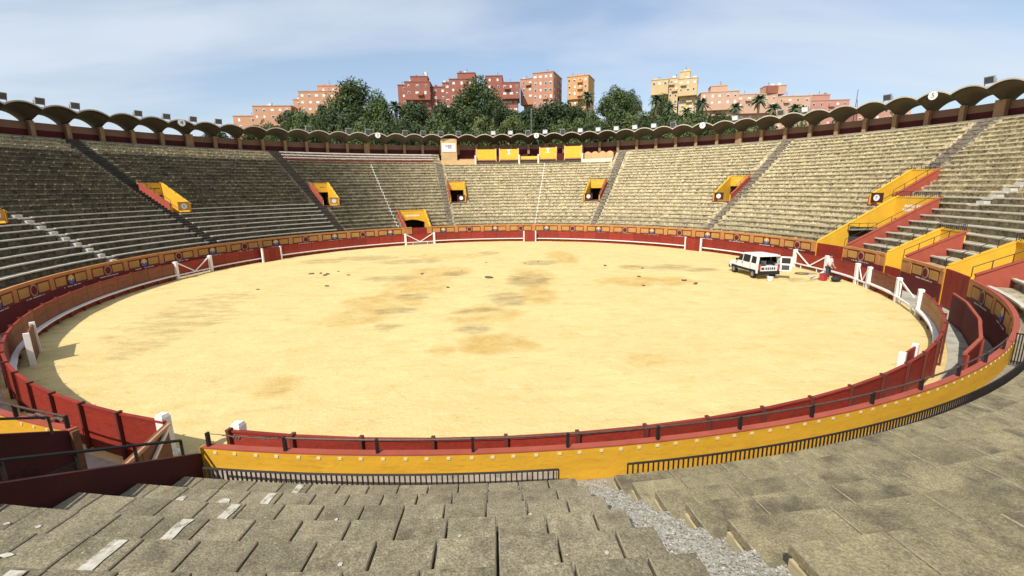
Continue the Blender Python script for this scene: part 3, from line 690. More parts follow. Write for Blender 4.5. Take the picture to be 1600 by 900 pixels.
for j in range(0, 17):
    m = MB(); ra = R_W1 + .033 if j == 0 else 27.35 + .401 * (j - 1); rb = 27.35 + .401 * j + .03; z1 = (1.345 if j == 0 else 1.31) + .2095 * j
    nr_, nt_ = 10, 14; base = len(m.v); rj = random.Random(j)
    for q in range(nr_ + 1):
        for w in range(nt_ + 1):
            m.v.append(pol(ra + (rb - ra) * q / nr_, AISLE[0] - .05 + (AISLE[1] - AISLE[0] + .08) * w / nt_, z1 + rj.uniform(-.008, .008)))
    for q in range(nr_):
        for w in range(nt_):
            a = q * (nt_ + 1) + w; m.f.append((a, a + nt_ + 1, a + nt_ + 2, a + 1))
    m.rbox(ra, rb, AISLE[0] - .05, AISLE[1] + .03, z1 - .3, z1 - .012, 1)
    m.build('gravel_step', 'gravel', ai)
for k in range(0, 7):
    dt = math.degrees(1 / rk(k))
    for q, (z1, z0) in enumerate(((-.108, -.20), (-.215, -.33))):
        m = MB(); m.rbox(rk(k) + .05 + .05 * q, rk(k) + .70, AISLE[1] - .02 * dt * (1 + q), AISLE[1] + .06 * dt, zk(k) + z0, zk(k) + z1, 1); m.build('edge_course', 'plank_edge', stand)
for k, tq, w in ((4, -85.35, .07), (5, -85.3, .14)):
    m = MB(); m.rbox(rk(k) + .122, rk(k) + .16, tq - w, tq + w * 1.6, zk(k) - .34, zk(k) - .12, 1); m.build('drain_hole', 'black_void', stand)
# ------------------------------------------------------------------ openings (vomitories and gates) in the stands
def wall_radial(mb, t, dt, r0, r1, zb, zt0, zt1):
    P = [pol(r0, t, zb), pol(r1, t, zb), pol(r1, t + dt, zb), pol(r0, t + dt, zb), pol(r0, t, zt0), pol(r1, t, zt1), pol(r1, t + dt, zt1), pol(r0, t + dt, zt0)]
    if dt < 0: P = [P[3], P[2], P[1], P[0], P[7], P[6], P[5], P[4]]
    mb.hexa(P)
def disc_sign(parent, c, nrm, r, digit=None, name='number_disc'):
    m = MB(); m.disc(c, nrm, r, .03, 18); d = m.build(name, 'disc_white', parent)
    if digit:
        cu = bpy.data.curves.new('digit', 'FONT'); cu.body = digit; cu.size = r * 1.5; cu.align_x = 'CENTER'; cu.align_y = 'CENTER'; cu.extrude = .004
        o = bpy.data.objects.new('digit', cu); COL.objects.link(o)
        nv = Vector(nrm).normalized(); xa = Vector((0, 0, 1)).cross(nv).normalized(); ya = nv.cross(xa)
        Mx = Matrix(((xa.x, ya.x, nv.x, 0), (xa.y, ya.y, nv.y, 0), (xa.z, ya.z, nv.z, 0), (0, 0, 0, 1))); Mx.translation = Vector(c) + nv * .021
        dg = bpy.context.evaluated_depsgraph_get(); me_ = bpy.data.meshes.new_from_object(o.evaluated_get(dg)); bpy.data.objects.remove(o)
        me_.transform(Mx); me_.materials.clear(); me_.materials.append(MAT['ink']); link('digit', me_, d)
    return d
def iron_rail(parent, P, h=.55, post_every=1, r=.02, name='handrail'):
    """rail on posts along points P (tops of walls)"""
    Q = [Vector(p) + Vector((0, 0, h)) for p in P]
    m = MB(); m.path(Q, r, 5); m.build(name, 'iron_black', parent)
    for p, q in list(zip(P, Q))[::post_every]:
        m = MB(); m.tube(Vector(p) - Vector((0, 0, .05)), q, r, 5); m.build('rail_post', 'iron_black', parent)
def grille(parent, t0, t1, r, z0, z1, step, z_off=0):
    m = MB(); n_ = max(2, int(abs(t1 - t0) / 1.0)); P = [pol(r, t0 + (t1 - t0) * k / n_, z1) for k in range(n_ + 1)]; m.path(P, .021, 5); m.build('top_bar', 'iron_black', parent)
    n_ = int(abs(t1 - t0) / step); bm = MB(); bm.box(r - .011, r + .011, -.011, .011, z0, z1); bme = bm.mesh('bar', 'iron_black')
    for k in range(n_ + 1): link('bar', bme, parent, (0, 0, 0), rad(t0 + (t1 - t0) * k / n_))
def opening(name, label, t0, t1, k0, k1, floor, door_h, sign=None, sign_side=1, digit=None, lift=.45, front=None, text=None, arch=False, backrail=True):
    r0, r1 = rk(k0) - .02, rk(k1); r0 = R_W0 if k0 == 0 else r0
    o = thing(name, label, 'entrance', 'yellow entrances cut into the stands', pol(r0, (t0 + t1) / 2, floor))
    th = math.degrees(.10 / r1); zb = floor - .35
    zt = lambda r: max(cone(r) + lift, Z_W if k0 == 0 else -9)
    fl = MB(); fl.rbox(r0, r1 + 3, t0, t1, floor - .2, floor, 4); fl.build('passage_floor', 'walk', o)
    for t, s in ((t0, 1), (t1, -1)):
        m = MB(); wall_radial(m, t, s * th, r0, r1, zb, zt(r0), zt(r1)); m.build('side_wall', 'yellow', o)
        m = MB(); wall_radial(m, t - s * .004, -s * th, r0 if k0 else R_W1 + .02, r1, zb, zt(r0) - .002, zt(r1) - .002); m.build('outer_face', 'coping_red', o)
        m = MB(); i = 0
        ra, rb = (R_W1 + .02 if k0 == 0 else r0), r1 + .2
        wall_radial(m, t - s * th * 1.5, s * th * 2.7, ra, rb, 0, 0, 0)
        b8 = len(m.v) - 8
        for q in range(8):
            x, y, z = m.v[b8 + q]; r_ = math.hypot(x, y); m.v[b8 + q] = (x, y, zt(r_) + (.07 if q > 3 else .003))
        m.build('sloped_coping', 'yellow' if (s < 0) == ((t0 + t1) / 2 < 82 and t0 > -150) else 'coping_red', o)
    # back wall with the doorway left free
    zt1 = zt(r1); m = MB()
    if arch:
        n_ = 8
        for q in range(n_):
            u0, u1 = q / n_, (q + 1) / n_
            za, zb_ = floor + door_h + .35 * math.sin(PI * u0), floor + door_h + .35 * math.sin(PI * u1)
            a, b = t0 + th + (t1 - t0 - 2 * th) * u0, t0 + th + (t1 - t0 - 2 * th) * u1
            m.hexa([pol(r1, a, za), pol(r1 + .2, a, za), pol(r1 + .2, b, zb_), pol(r1, b, zb_), pol(r1, a, zt1), pol(r1 + .2, a, zt1), pol(r1 + .2, b, zt1), pol(r1, b, zt1)])
    else: m.rbox(r1, r1 + .2, t0 + th, t1 - th, floor + door_h, zt1, 4)
    bw = m.build('back_wall', 'yellow', o)
    m = MB(); m.rbox(r1 - .03, r1 + .23, t0 - th, t1 + th, zt1 + .003, zt1 + .08, 4); m.build('wall_cap', 'yellow', o)
    # tunnel behind it
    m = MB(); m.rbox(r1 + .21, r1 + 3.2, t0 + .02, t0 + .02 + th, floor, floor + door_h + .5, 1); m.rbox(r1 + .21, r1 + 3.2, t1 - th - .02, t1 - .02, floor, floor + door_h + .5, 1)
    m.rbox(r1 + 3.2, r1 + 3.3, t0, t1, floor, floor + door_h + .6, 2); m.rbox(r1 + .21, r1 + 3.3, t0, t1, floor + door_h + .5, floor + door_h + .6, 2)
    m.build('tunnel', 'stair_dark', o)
    if k0 > 0:
        m = MB(); m.rbox(r0 - .09, r0, t0 - th, t1 + th, floor - .42, floor + .06, 3); m.build('sill', 'maroon', o)
    elif front:
        m = MB(); n_ = 4
        for q in range(n_):
            m = MB(); m.rbox(R_W0 + .02, R_W0 + .10, t0 + (t1 - t0) * q / n_ + .03, t0 + (t1 - t0) * (q + 1) / n_ - .03, .04, front, 1); m.build('gate_leaf', 'red_gate', o)
    for t in (t0, t1):
        P = [pol(r0 + (r1 - r0) * q / 4, t, zt(r0 + (r1 - r0) * q / 4) + .05) for q in range(5)]; iron_rail(o, P, .42)
    if backrail:
        g_ = [(t0 + (t1 - t0) * q / 3) for q in range(4)]; iron_rail(o, [pol(r1 + .1, t, zt1 + .05) for t in g_], .42)
        bm = MB(); bm.box(r1 + .09, r1 + .11, -.01, .01, zt1 + .05, zt1 + .47); bme = bm.mesh('baluster', 'iron_black')
        n_ = int((t1 - t0) / math.degrees(.16 / r1))
        for q in range(1, n_): link('baluster', bme, o, (0, 0, 0), rad(t0 + (t1 - t0) * q / n_))
    if sign:
        a = t1 - .1 if sign_side > 0 else t0 + .1; b = a - 1.9 if sign_side > 0 else a + 1.9; a, b = min(a, b), max(a, b)
        m = MB(); m.rbox(r0 + .05, r0 + .10, a, b, floor + .22, floor + 1.0, 1); sb = m.build('sign_board', sign, o)
        m = MB(); m.rbox(r0 + .03, r0 + .12, a - .03, b + .03, floor + 1.003, floor + 1.05, 1); m.build('board_rail', 'iron_brown', o)
        tm2 = (a + b) / 2; nr2 = -Vector(pol(1, tm2, 0))
        disc_sign(sb, Vector(pol(r0 + .03, tm2, floor + .62)), nr2, .27, digit)
    if text:
        rr = random.Random(len(label)); m = MB(); zz = zt1 - .55
        for line in range(text):
            x = -.9 - .15 * line
            while x < .9 + .15 * line:
                w = rr.uniform(.08, .16)
                tq = (t0 + t1) / 2 - math.degrees(x / r1); m.rbox(r1 - .008, r1 + .0, tq - math.degrees(w / r1), tq, zz - .2, zz, 1); x += w + .05
            zz -= .32
        m.build('lettering', 'white_paint', bw)
    return o
opening('stand_entrance', 'leftmost full yellow stand entrance with terracotta side wall among the dark rows', 154.2, 157.4, 8, 13, 4.72, 1.75, 'orange_field', -1, '0')
opening('stand_entrance', 'second yellow stand entrance from the left beside the long dark stair', 125.4, 128.9, 8, 13, 4.72, 1.75, 'orange_field', -1)
opening('stand_entrance', 'yellow stand entrance just below the cream sign panel', 96.0, 99.7, 8, 13, 4.72, 1.75, 'maroon_dark', -1)
opening('stand_entrance', 'yellow stand entrance right of centre below the yellow boxes', 63.4, 67.1, 8, 13, 4.72, 1.75, 'maroon_dark', 1)
opening('stand_entrance', 'yellow stand entrance with red right wall in the bright right rows', 34.4, 37.9, 8, 13, 4.72, 1.75, 'maroon_dark', 1)
opening('stand_entrance', 'yellow stand entrance numbered 7 above the tall gateway at right', 5.9, 9.4, 8, 13, 4.72, 1.75, 'maroon_dark', 1, '7')
opening('stand_entrance', 'yellow stand entrance cut off by the left edge of the picture', -179.7, -176.2, 8, 13, 4.72, 1.75, 'orange_field', -1)
opening('stand_gateway', 'yellow doorway with dark arch low in the far stand above the braced gate', 106.8, 113.4, 0, 4.3, 0.0, 2.35, lift=.35, arch=True, text=1, front=1.9, backrail=False)
g1 = opening('stand_gateway', 'tall yellow gateway with white lettering and wide terracotta slope at right', -1.3, 4.94, 0, 7.6, 0.0, 3.75, lift=.5, front=1.88, text=2)
m = MB(); wall_radial(m, 4.94 - .185, -.012, 29.5, 32.4, .02, 3.15, 2.95); m.build('doorway_shade', 'stair_dark', g1)  # flat dark panel painting the shade of an open doorway
iron_rail(g1, [pol(29.3 + .8 * q, 4.55 - .3 * (q > 0), 2.95) for q in range(4)], .45)
m = MB(); m.rbox(29.3, 31.9, 3.9, 4.7, 2.86, 2.94, 1); m.build('landing', 'walk', g1)
opening('stand_gateway', 'small yellow gateway between two low seat blocks at right', -14.4, -10.5, 0, 3, 0.0, 2.0, lift=.6, front=1.2)
opening('stand_gateway', 'big yellow gateway with closed red leaves at the right end of the alley', -30.2, -23.8, 0, 2.6, 0.0, 2.3, lift=.7, front=2.05)
o = thing('stand_gateway', 'dark maroon walled gateway with iron handrail at near left', 'entrance', 'yellow entrances cut into the stands', pol(26.8, -105, 0))
m = MB(); wall_radial(m, -101.8, -.2, R_W1 + .02, rk(8), -.2, 1.88, 1.88 + (rk(8) - 26.86) * .47); m.build('side_wall', 'maroon_dark', o)
m = MB(); wall_radial(m, -108.6, -.2, R_W1 + .02, rk(8), -.2, 2.0, 2.0 + (rk(8) - 26.86) * .47); m.build('side_wall', 'maroon_dark', o)
m = MB(); wall_radial(m, -101.86, .12, R_W0, R_W1 + .018, -.2, 1.995, 1.995); m.build('jamb', 'mustard', o)
m = MB(); wall_radial(m, -108.58, .16, R_W0, R_W1 + .018, -.2, 1.97, 1.97); m.build('jamb', 'brown_board', o)
m = MB(); m.rbox(R_W0, rk(8), -108.6, -101.8, -.3, -.02, 6); m.build('passage_floor', 'walk', o)
m = MB(); m.rbox(rk(8), rk(8) + .2, -108.6, -101.8, 2.4, 5.6, 6); m.build('back_wall', 'yellow', o)
for t, zz, ss in ((-102.0, 1.88, .47), (-108.5, 2.0, .47)):
    P = [pol(R_W1 + .3 + q * .8, t, zz + (q * .8 + .3) * ss) for q in range(9)]; iron_rail(o, P, .28 if t > -105 else .3, 1, .026)
# low black grilles in front of the first row
gr = thing('low_grille', 'low black iron grille in front of the first row left of the gravel aisle', 'grille', 'low iron grilles along the front walk', pol(27.25, -94, 1.42))
grille(gr, -101.0, -87.75, 27.26, 1.34, 1.86, .19)
gr = thing('low_grille', 'long low black iron grille curving away right of the gravel aisle', 'grille', 'low iron grilles along the front walk', pol(27.25, -72, 1.42))
grille(gr, -85.15, -55.5, 27.26, 1.34, 1.86, .2)
gr = thing('iron_gate', 'narrow black iron gate on the front walk at the right edge', 'gate', None, pol(27.0, -57, 1.42))
for k in range(5):
    m = MB(); m.tube(pol(26.92 + .06 * k, -56.0 - .02 * k, 1.42), pol(26.92 + .06 * k, -56.0 - .02 * k, 2.35), .015, 5); m.build('bar', 'iron_black', gr)
for zz in (1.5, 2.33):
    m = MB(); m.tube(pol(26.9, -56, zz), pol(27.18, -56.1, zz), .018, 5); m.build('rail', 'iron_black', gr)
# ------------------------------------------------------------------ gallery arcade on top
arc = thing('gallery_arcade', 'ring gallery of scalloped concrete vaults on ochre columns above the stands', 'arcade')
DT = 360 / 102.0; TH0 = 161.417
RS0, RS1, RP = 47.2, 50.9, 49.5
def vault_z(u, r):
    w = min(1.0, max(0.0, (r - RS0) / (RP - RS0)))
    spring = 15.06 + (13.98 - 15.06) * w ** .9; rise = .50 + (1.0 - .50) * w
    return spring + rise * (1 - u * u) ** (1 - .12 * w)
nu, nv = 12, 7
vm = MB()
for lay in (0, 1):
    for j in range(nv + 1):
        r = RS0 + (RS1 - RS0) * j / nv
        for i in range(nu + 1):
            u = -1 + 2 * i / nu; vm.v.append(pol(r, u * DT / 2 * .998, vault_z(u, r) - (.0 if lay else .09)))
N = (nu + 1) * (nv + 1)
for j in range(nv):
    for i in range(nu):
        a = j * (nu + 1) + i; q = (a, a + 1, a + nu + 2, a + nu + 1); vm.f.append(q); vm.f.append(tuple(N + x for x in reversed(q)))
for i in range(nu):
    for base in (0, nv * (nu + 1)):
        a = base + i; vm.f.append((a, a + 1, N + a + 1, N + a))
for j in range(nv):
    for base in (0, nu):
        a = j * (nu + 1) + base; vm.f.append((a, a + nu + 1, N + a + nu + 1, N + a))
vmesh = vm.mesh('vault', 'vault', True)
em = MB()
for i in range(nu):
    u0, u1 = -1 + 2 * i / nu, -1 + 2 * (i + 1) / nu
    for zo in (0,):
        a0, a1 = u0 * DT / 2, u1 * DT / 2; z0_, z1_ = vault_z(u0, RS0), vault_z(u1, RS0)
        em.hexa([pol(RS0 - .05, a0, z0_ - .10), pol(RS0 + .1, a0, z0_ - .10), pol(RS0 + .1, a1, z1_ - .10), pol(RS0 - .05, a1, z1_ - .10), pol(RS0 - .05, a0, z0_ + .035), pol(RS0 + .1, a0, z0_ + .035), pol(RS0 + .1, a1, z1_ + .035), pol(RS0 - .05, a1, z1_ + .035)])
emesh = em.mesh('rim', 'vault_rim')
cm = MB(); cm.box(RP - .25, RP + .25, -.2, .2, 12.40, 14.06); cmesh = cm.mesh('column', 'column')
cw = MB(); cw.box(RP - .27, RP + .3, -.42, .42, 12.40, 14.1); cwmesh = cw.mesh('column', 'column')
half = 49.98 * math.tan(rad(DT / 2)) - .002
pw = MB(); pw.box(49.98, 50.12, -half, half, 13.24, 13.98); pwm = pw.mesh('parapet', 'parapet_tan')
pb = MB(); pb.box(49.95, 50.12, -half, half, 12.40, 13.238); pbm = pb.mesh('parapet_base', 'parapet_maroon')
for i in range(-13, 56):
    t = TH0 - DT * i
    o = link('vault', vmesh, arc, (0, 0, 0), rad(t)); link('rim', emesh, o, (0, 0, 0), rad(t))
    link('column', cwmesh if i in (5, 13, 23, 33, 42) else cmesh, arc, (0, 0, 0), rad(t - DT / 2))
    link('parapet', pwm, arc, (0, 0, 0), rad(t)); link('parapet_base', pbm, arc, (0, 0, 0), rad(t))
for i, dgt in ((5, '4'), (14, '3'), (23, '2'), (32, '1'), (41, '5')):
    t = TH0 - DT * i
    s = thing('number_sign', 'round white sign reading %s under the vault %s' % (dgt, {'4': 'left of the orange blocks', '3': 'left of the cream sign panel', '2': 'above the yellow boxes', '1': 'below the pale yellow block', '5': 'nearest the thin aerial'}[dgt]), 'sign', None, pol(RS0, t, 15.2))
    disc_sign(s, Vector(pol(RS0 - .12, t, 15.17)), -Vector(pol(1, t, 0)), .42, dgt, 'disc')
    m = MB(); m.tube(pol(RS0 - .08, t, 15.5), pol(RS0 - .08, t, 15.62), .02, 5); m.build('hanger', 'iron_black', s)
# floodlights standing in the valleys between the vaults
fl0 = None
LITS = [-1, 0, 1, 3, 4, 5, 6, 10, 12, 13, 15, 16, 17, 18, 20, 21, 22, 23, 24, 25, 26, 27, 28, 29, 30, 33, 35, 36, 39, 42]
def fl_meshes(pale):
    a = MB(); a.box(-.10, .10, -.40, .40, .30, .95)
    b_ = MB(); b_.box(-.125, -.102, -.34, .34, .36, .89)
    c_ = MB(); c_.bar((0, -.43, .06), (0, -.43, .66), .06, .05); c_.bar((0, .43, .06), (0, .43, .66), .06, .05); c_.bar((0, -.455, .04), (0, .455, .04), .06, .05)
    d_ = MB(); d_.box(-.22, .22, -.16, .16, -.14, .012)
    return a.mesh('housing', 'lamp_grey'), b_.mesh('glass', 'lamp_pale' if pale else 'lamp_face'), c_.mesh('bracket', 'lamp_grey'), d_.mesh('foot', 'vault_rim')
FLM = {True: fl_meshes(True), False: fl_meshes(False)}
def ordinal(n): return ['first', 'second', 'third', 'fourth', 'fifth', 'sixth', 'seventh', 'eighth', 'ninth', 'tenth', 'eleventh', 'twelfth', 'thirteenth', 'fourteenth', 'fifteenth'][n]
for n_, i in enumerate(LITS):
    t = TH0 - DT * (i + .5); pale = i in (20, 21, 23, 25, 26, 27, 28, 29, 33, 36)
    side = '%s floodlight from the left end of the arcade top' % ordinal(n_) if n_ < 15 else '%s floodlight from the right end of the arcade top' % ordinal(len(LITS) - 1 - n_)
    o = thing('floodlight', 'square %s ' % ('pale faced' if pale else 'grey') + side, 'floodlight', 'floodlights along the arcade top', pol(RS0 + .3, t, 15.16), rad(t))
    for nm, me in zip(('housing', 'glass', 'bracket', 'foot'), FLM[pale]):
        c_ = link(nm, me, o, local=True)
        if nm in ('housing', 'glass'): c_.rotation_euler = (0, rad(-14), 0)
# ------------------------------------------------------------------ boxes at the far centre
ter = thing('box_terrace', 'peach terrace wall carrying the yellow boxes under the far arcade', 'terrace', None, pol(45, 82, 10.5))
m = MB(); m.rbox(rk(22) - .02, 50, PRES[0], PRES[1], 9.6, 10.92, 18); m.build('terrace_floor', 'riser', ter)
m = MB(); m.rbox(rk(22) - .06, rk(22) + .12, 92.9, PRES[1], 10.3, 11.22, 5); m.build('front_wall', 'peach', ter)
m = MB(); m.rbox(49.8, 50.12, PRES[0], PRES[1], 10.5, 12.398, 18); m.build('rear_wall', 'parapet_maroon', ter)
m = MB(); m.rbox(48.2, 49.79, 92.6, 96.4, 10.93, 11.62, 3); m.build('rear_step', 'peach', ter)
m = MB(); m.rbox(rk(22) - .06, rk(22) + .1, 64.4, 70.3, 10.3, 11.05, 4); m.build('front_wall', 'cream', ter)
for q in range(4):                                                   # scalloped peach back wall at right
    a = 64.6 + q * 1.46; P = []
    m = MB(); n_ = 8
    for s in range(n_):
        u0, u1 = s / n_, (s + 1) / n_; z0_, z1_ = 12.0 + .3 * math.sin(PI * u0), 12.0 + .3 * math.sin(PI * u1); b0, b1 = a + 1.44 * u0, a + 1.44 * u1
        m.hexa([pol(46.6, b0, 10.93), pol(46.75, b0, 10.93), pol(46.75, b1, 10.93), pol(46.6, b1, 10.93), pol(46.6, b0, z0_), pol(46.75, b0, z0_), pol(46.75, b1, z1_), pol(46.6, b1, z1_)])
    m.build('scalloped_wall', 'peach', ter)
for t in (92.9, 83.7, 79.65, 70.5):
    m = MB(); m.rbox(rk(22) - .1, rk(22) + .3, t - .18, t + .18, 10.2, 12.0, 1); m.build('pier', 'cream', ter)
sp = thing('sign_panel', 'cream panel with white board under one vault left of the yellow boxes', 'panel', None, pol(47.5, 98.3, 11.2))
m = MB(); m.rbox(47.6, 47.75, 96.55, 99.75, 11.0, 14.9, 3); m.build('panel', 'peach', sp)
m = MB(); m.rbox(47.54, 47.598, 96.75, 99.55, 12.75, 14.15, 3); bd = m.build('white_board', 'white_paint', sp)
for zz, x0, x1 in ((13.62, -.55, .45), (13.32, -.2, .35)):
    x = x0; rr = random.Random(int(zz * 100)); m = MB()
    while x < x1:
        w = rr.uniform(.05, .13); tq = 98.15 - math.degrees(x / 47.5); m.rbox(47.53, 47.541, tq - math.degrees(w / 47.5), tq, zz, zz + rr.uniform(.12, .24), 1); x += w + .04
    m.build('lettering', 'ink', bd)
def ybox(t0, t1, z0, z1, label, emblem=False, arms=True):
    o = thing('spectator_box', label, 'box', 'yellow boxes under the far arcade', pol(45.2, (t0 + t1) / 2, 10.9))
    r = rk(22) + .25; n_ = 6
    m = MB()
    for s in range(n_):
        a, b = t0 + (t1 - t0) * s / n_, t0 + (t1 - t0) * (s + 1) / n_
        m.hexa([pol(r, a, z0 + .3), pol(r + .12, a, z0 + .3), pol(r + .12, b, z0 + .3), pol(r, b, z0 + .3), pol(r + .25, a, z1), pol(r + .37, a, z1), pol(r + .37, b, z1), pol(r + .25, b, z1)])
    bk = m.build('front_cloth', 'box_yellow', o)
    m = MB(); m.rbox(r - .03, r + .16, t0, t1, z0, z0 + .20, 4); m.build('plinth', 'maroon_dark', o)
    rr = random.Random(int(t0 * 10)); nf = 11                         # fringe of tassels along the lower edge
    for s in range(nf):
        a = t0 + (t1 - t0) * (s + .15) / nf; b = t0 + (t1 - t0) * (s + .85) / nf; m = MB()
        m.rbox(r - .025, r + .02, a, b, z0 + .21, z0 + .36 + rr.uniform(0, .1), 1); m.build('tassel', 'ring_tan', o)
    for a in (t0, t1):
        if arms:
            m = MB(); m.hexa([pol(r - .02, a - .12, z0), pol(r + 1.5, a - .12, z0), pol(r + 1.5, a + .12, z0), pol(r - .02, a + .12, z0), pol(r + .2, a - .12, z1 + .12), pol(r + 1.5, a - .12, z1 + .1), pol(r + 1.5, a + .12, z1 + .1), pol(r + .2, a + .12, z1 + .12)]); m.build('side_wall', 'peach', o)
    if emblem:
        c = (t0 + t1) / 2; m = MB(); rr_ = r + .12
        m.rbox(rr_ - .03, rr_ - .0, c - .42, c + .42, z1 - .85, z1 - .74, 1); m.rbox(rr_ - .03, rr_, c - .16, c + .16, z1 - .74, z1 - .3, 1); m.rbox(rr_ - .03 + .06, rr_ + .1, c - .34, c + .34, z1 - .3, z1 - .08, 1)
        m.build('emblem', 'disc_white', bk)
    return o
ybox(88.6, 92.6, 10.95, 12.95, 'leftmost tall yellow box front under the far arcade')
ybox(83.9, 87.8, 10.95, 12.95, 'tall yellow box front with white emblem left of the low yellow bench', True)
ybox(79.9, 83.5, 10.95, 11.75, 'low bright yellow box front between the tall boxes', False, False)
ybox(76.0, 79.4, 10.95, 13.05, 'tall yellow box front with white emblem right of the low yellow bench', True)
ybox(70.8, 74.2, 10.95, 13.15, 'rightmost tall yellow box front beside the scalloped peach wall')
# ------------------------------------------------------------------ hill, buildings, trees
def hill_z(x, y):
    s = smooth((y - 52) / 125.0); g = math.exp(-((x - 25) / 150.0) ** 4)
    return -1 + 35.0 * s * g
v, f = [], []; nx, ny = 64, 40
for j in range(ny + 1):
    y = 52 + (420 - 52) * (j / ny) ** 1.5
    for i in range(nx + 1):
        x = -330 + 720 * i / nx
        z = hill_z(x, y) + (math.sin(x * .11 + y * .07) * 1.1 + random.uniform(-.4, .4)) * smooth((y - 60) / 40)
        if y > 215: z -= 22 * smooth((y - 215) / 160)
        v.append((x, y, z))
for j in range(ny):
    for i in range(nx):
        a = j * (nx + 1) + i; f.append((a, a + 1, a + nx + 2, a + nx + 1))
me = bpy.data.meshes.new('hillside'); me.from_pydata(v, [], f); me.materials.append(MAT['hill']); me.polygons.foreach_set('use_smooth', [True] * len(f))
structure(link('hillside', me))
for nm, c1, c2 in (('b_orange', (.50, .275, .17), (.45, .245, .15)), ('b_red', (.315, .118, .084), (.275, .102, .073)), ('b_coral', (.47, .24, .158), (.43, .215, .14)), ('b_ochre', (.60, .34, .15), (.54, .30, .13)), ('b_yellow', (.60, .44, .235), (.54, .395, .21)), ('b_pink', (.56, .355, .25), (.51, .32, .225)), ('b_rose', (.48, .25, .19), (.43, .22, .165))):
    material(nm, c1, c2, .35, .85, dark=tuple(x * .8 for x in c1), dark_scale=.5, dark_lo=.6, dark_hi=.85)
material('pane', (.05, .06, .07), None, rough=.15, spec=.6)
material('shutter', (.74, .72, .68), (.62, .60, .56), .8, .7)
material('b_dark', (.10, .06, .05), None, rough=.9)
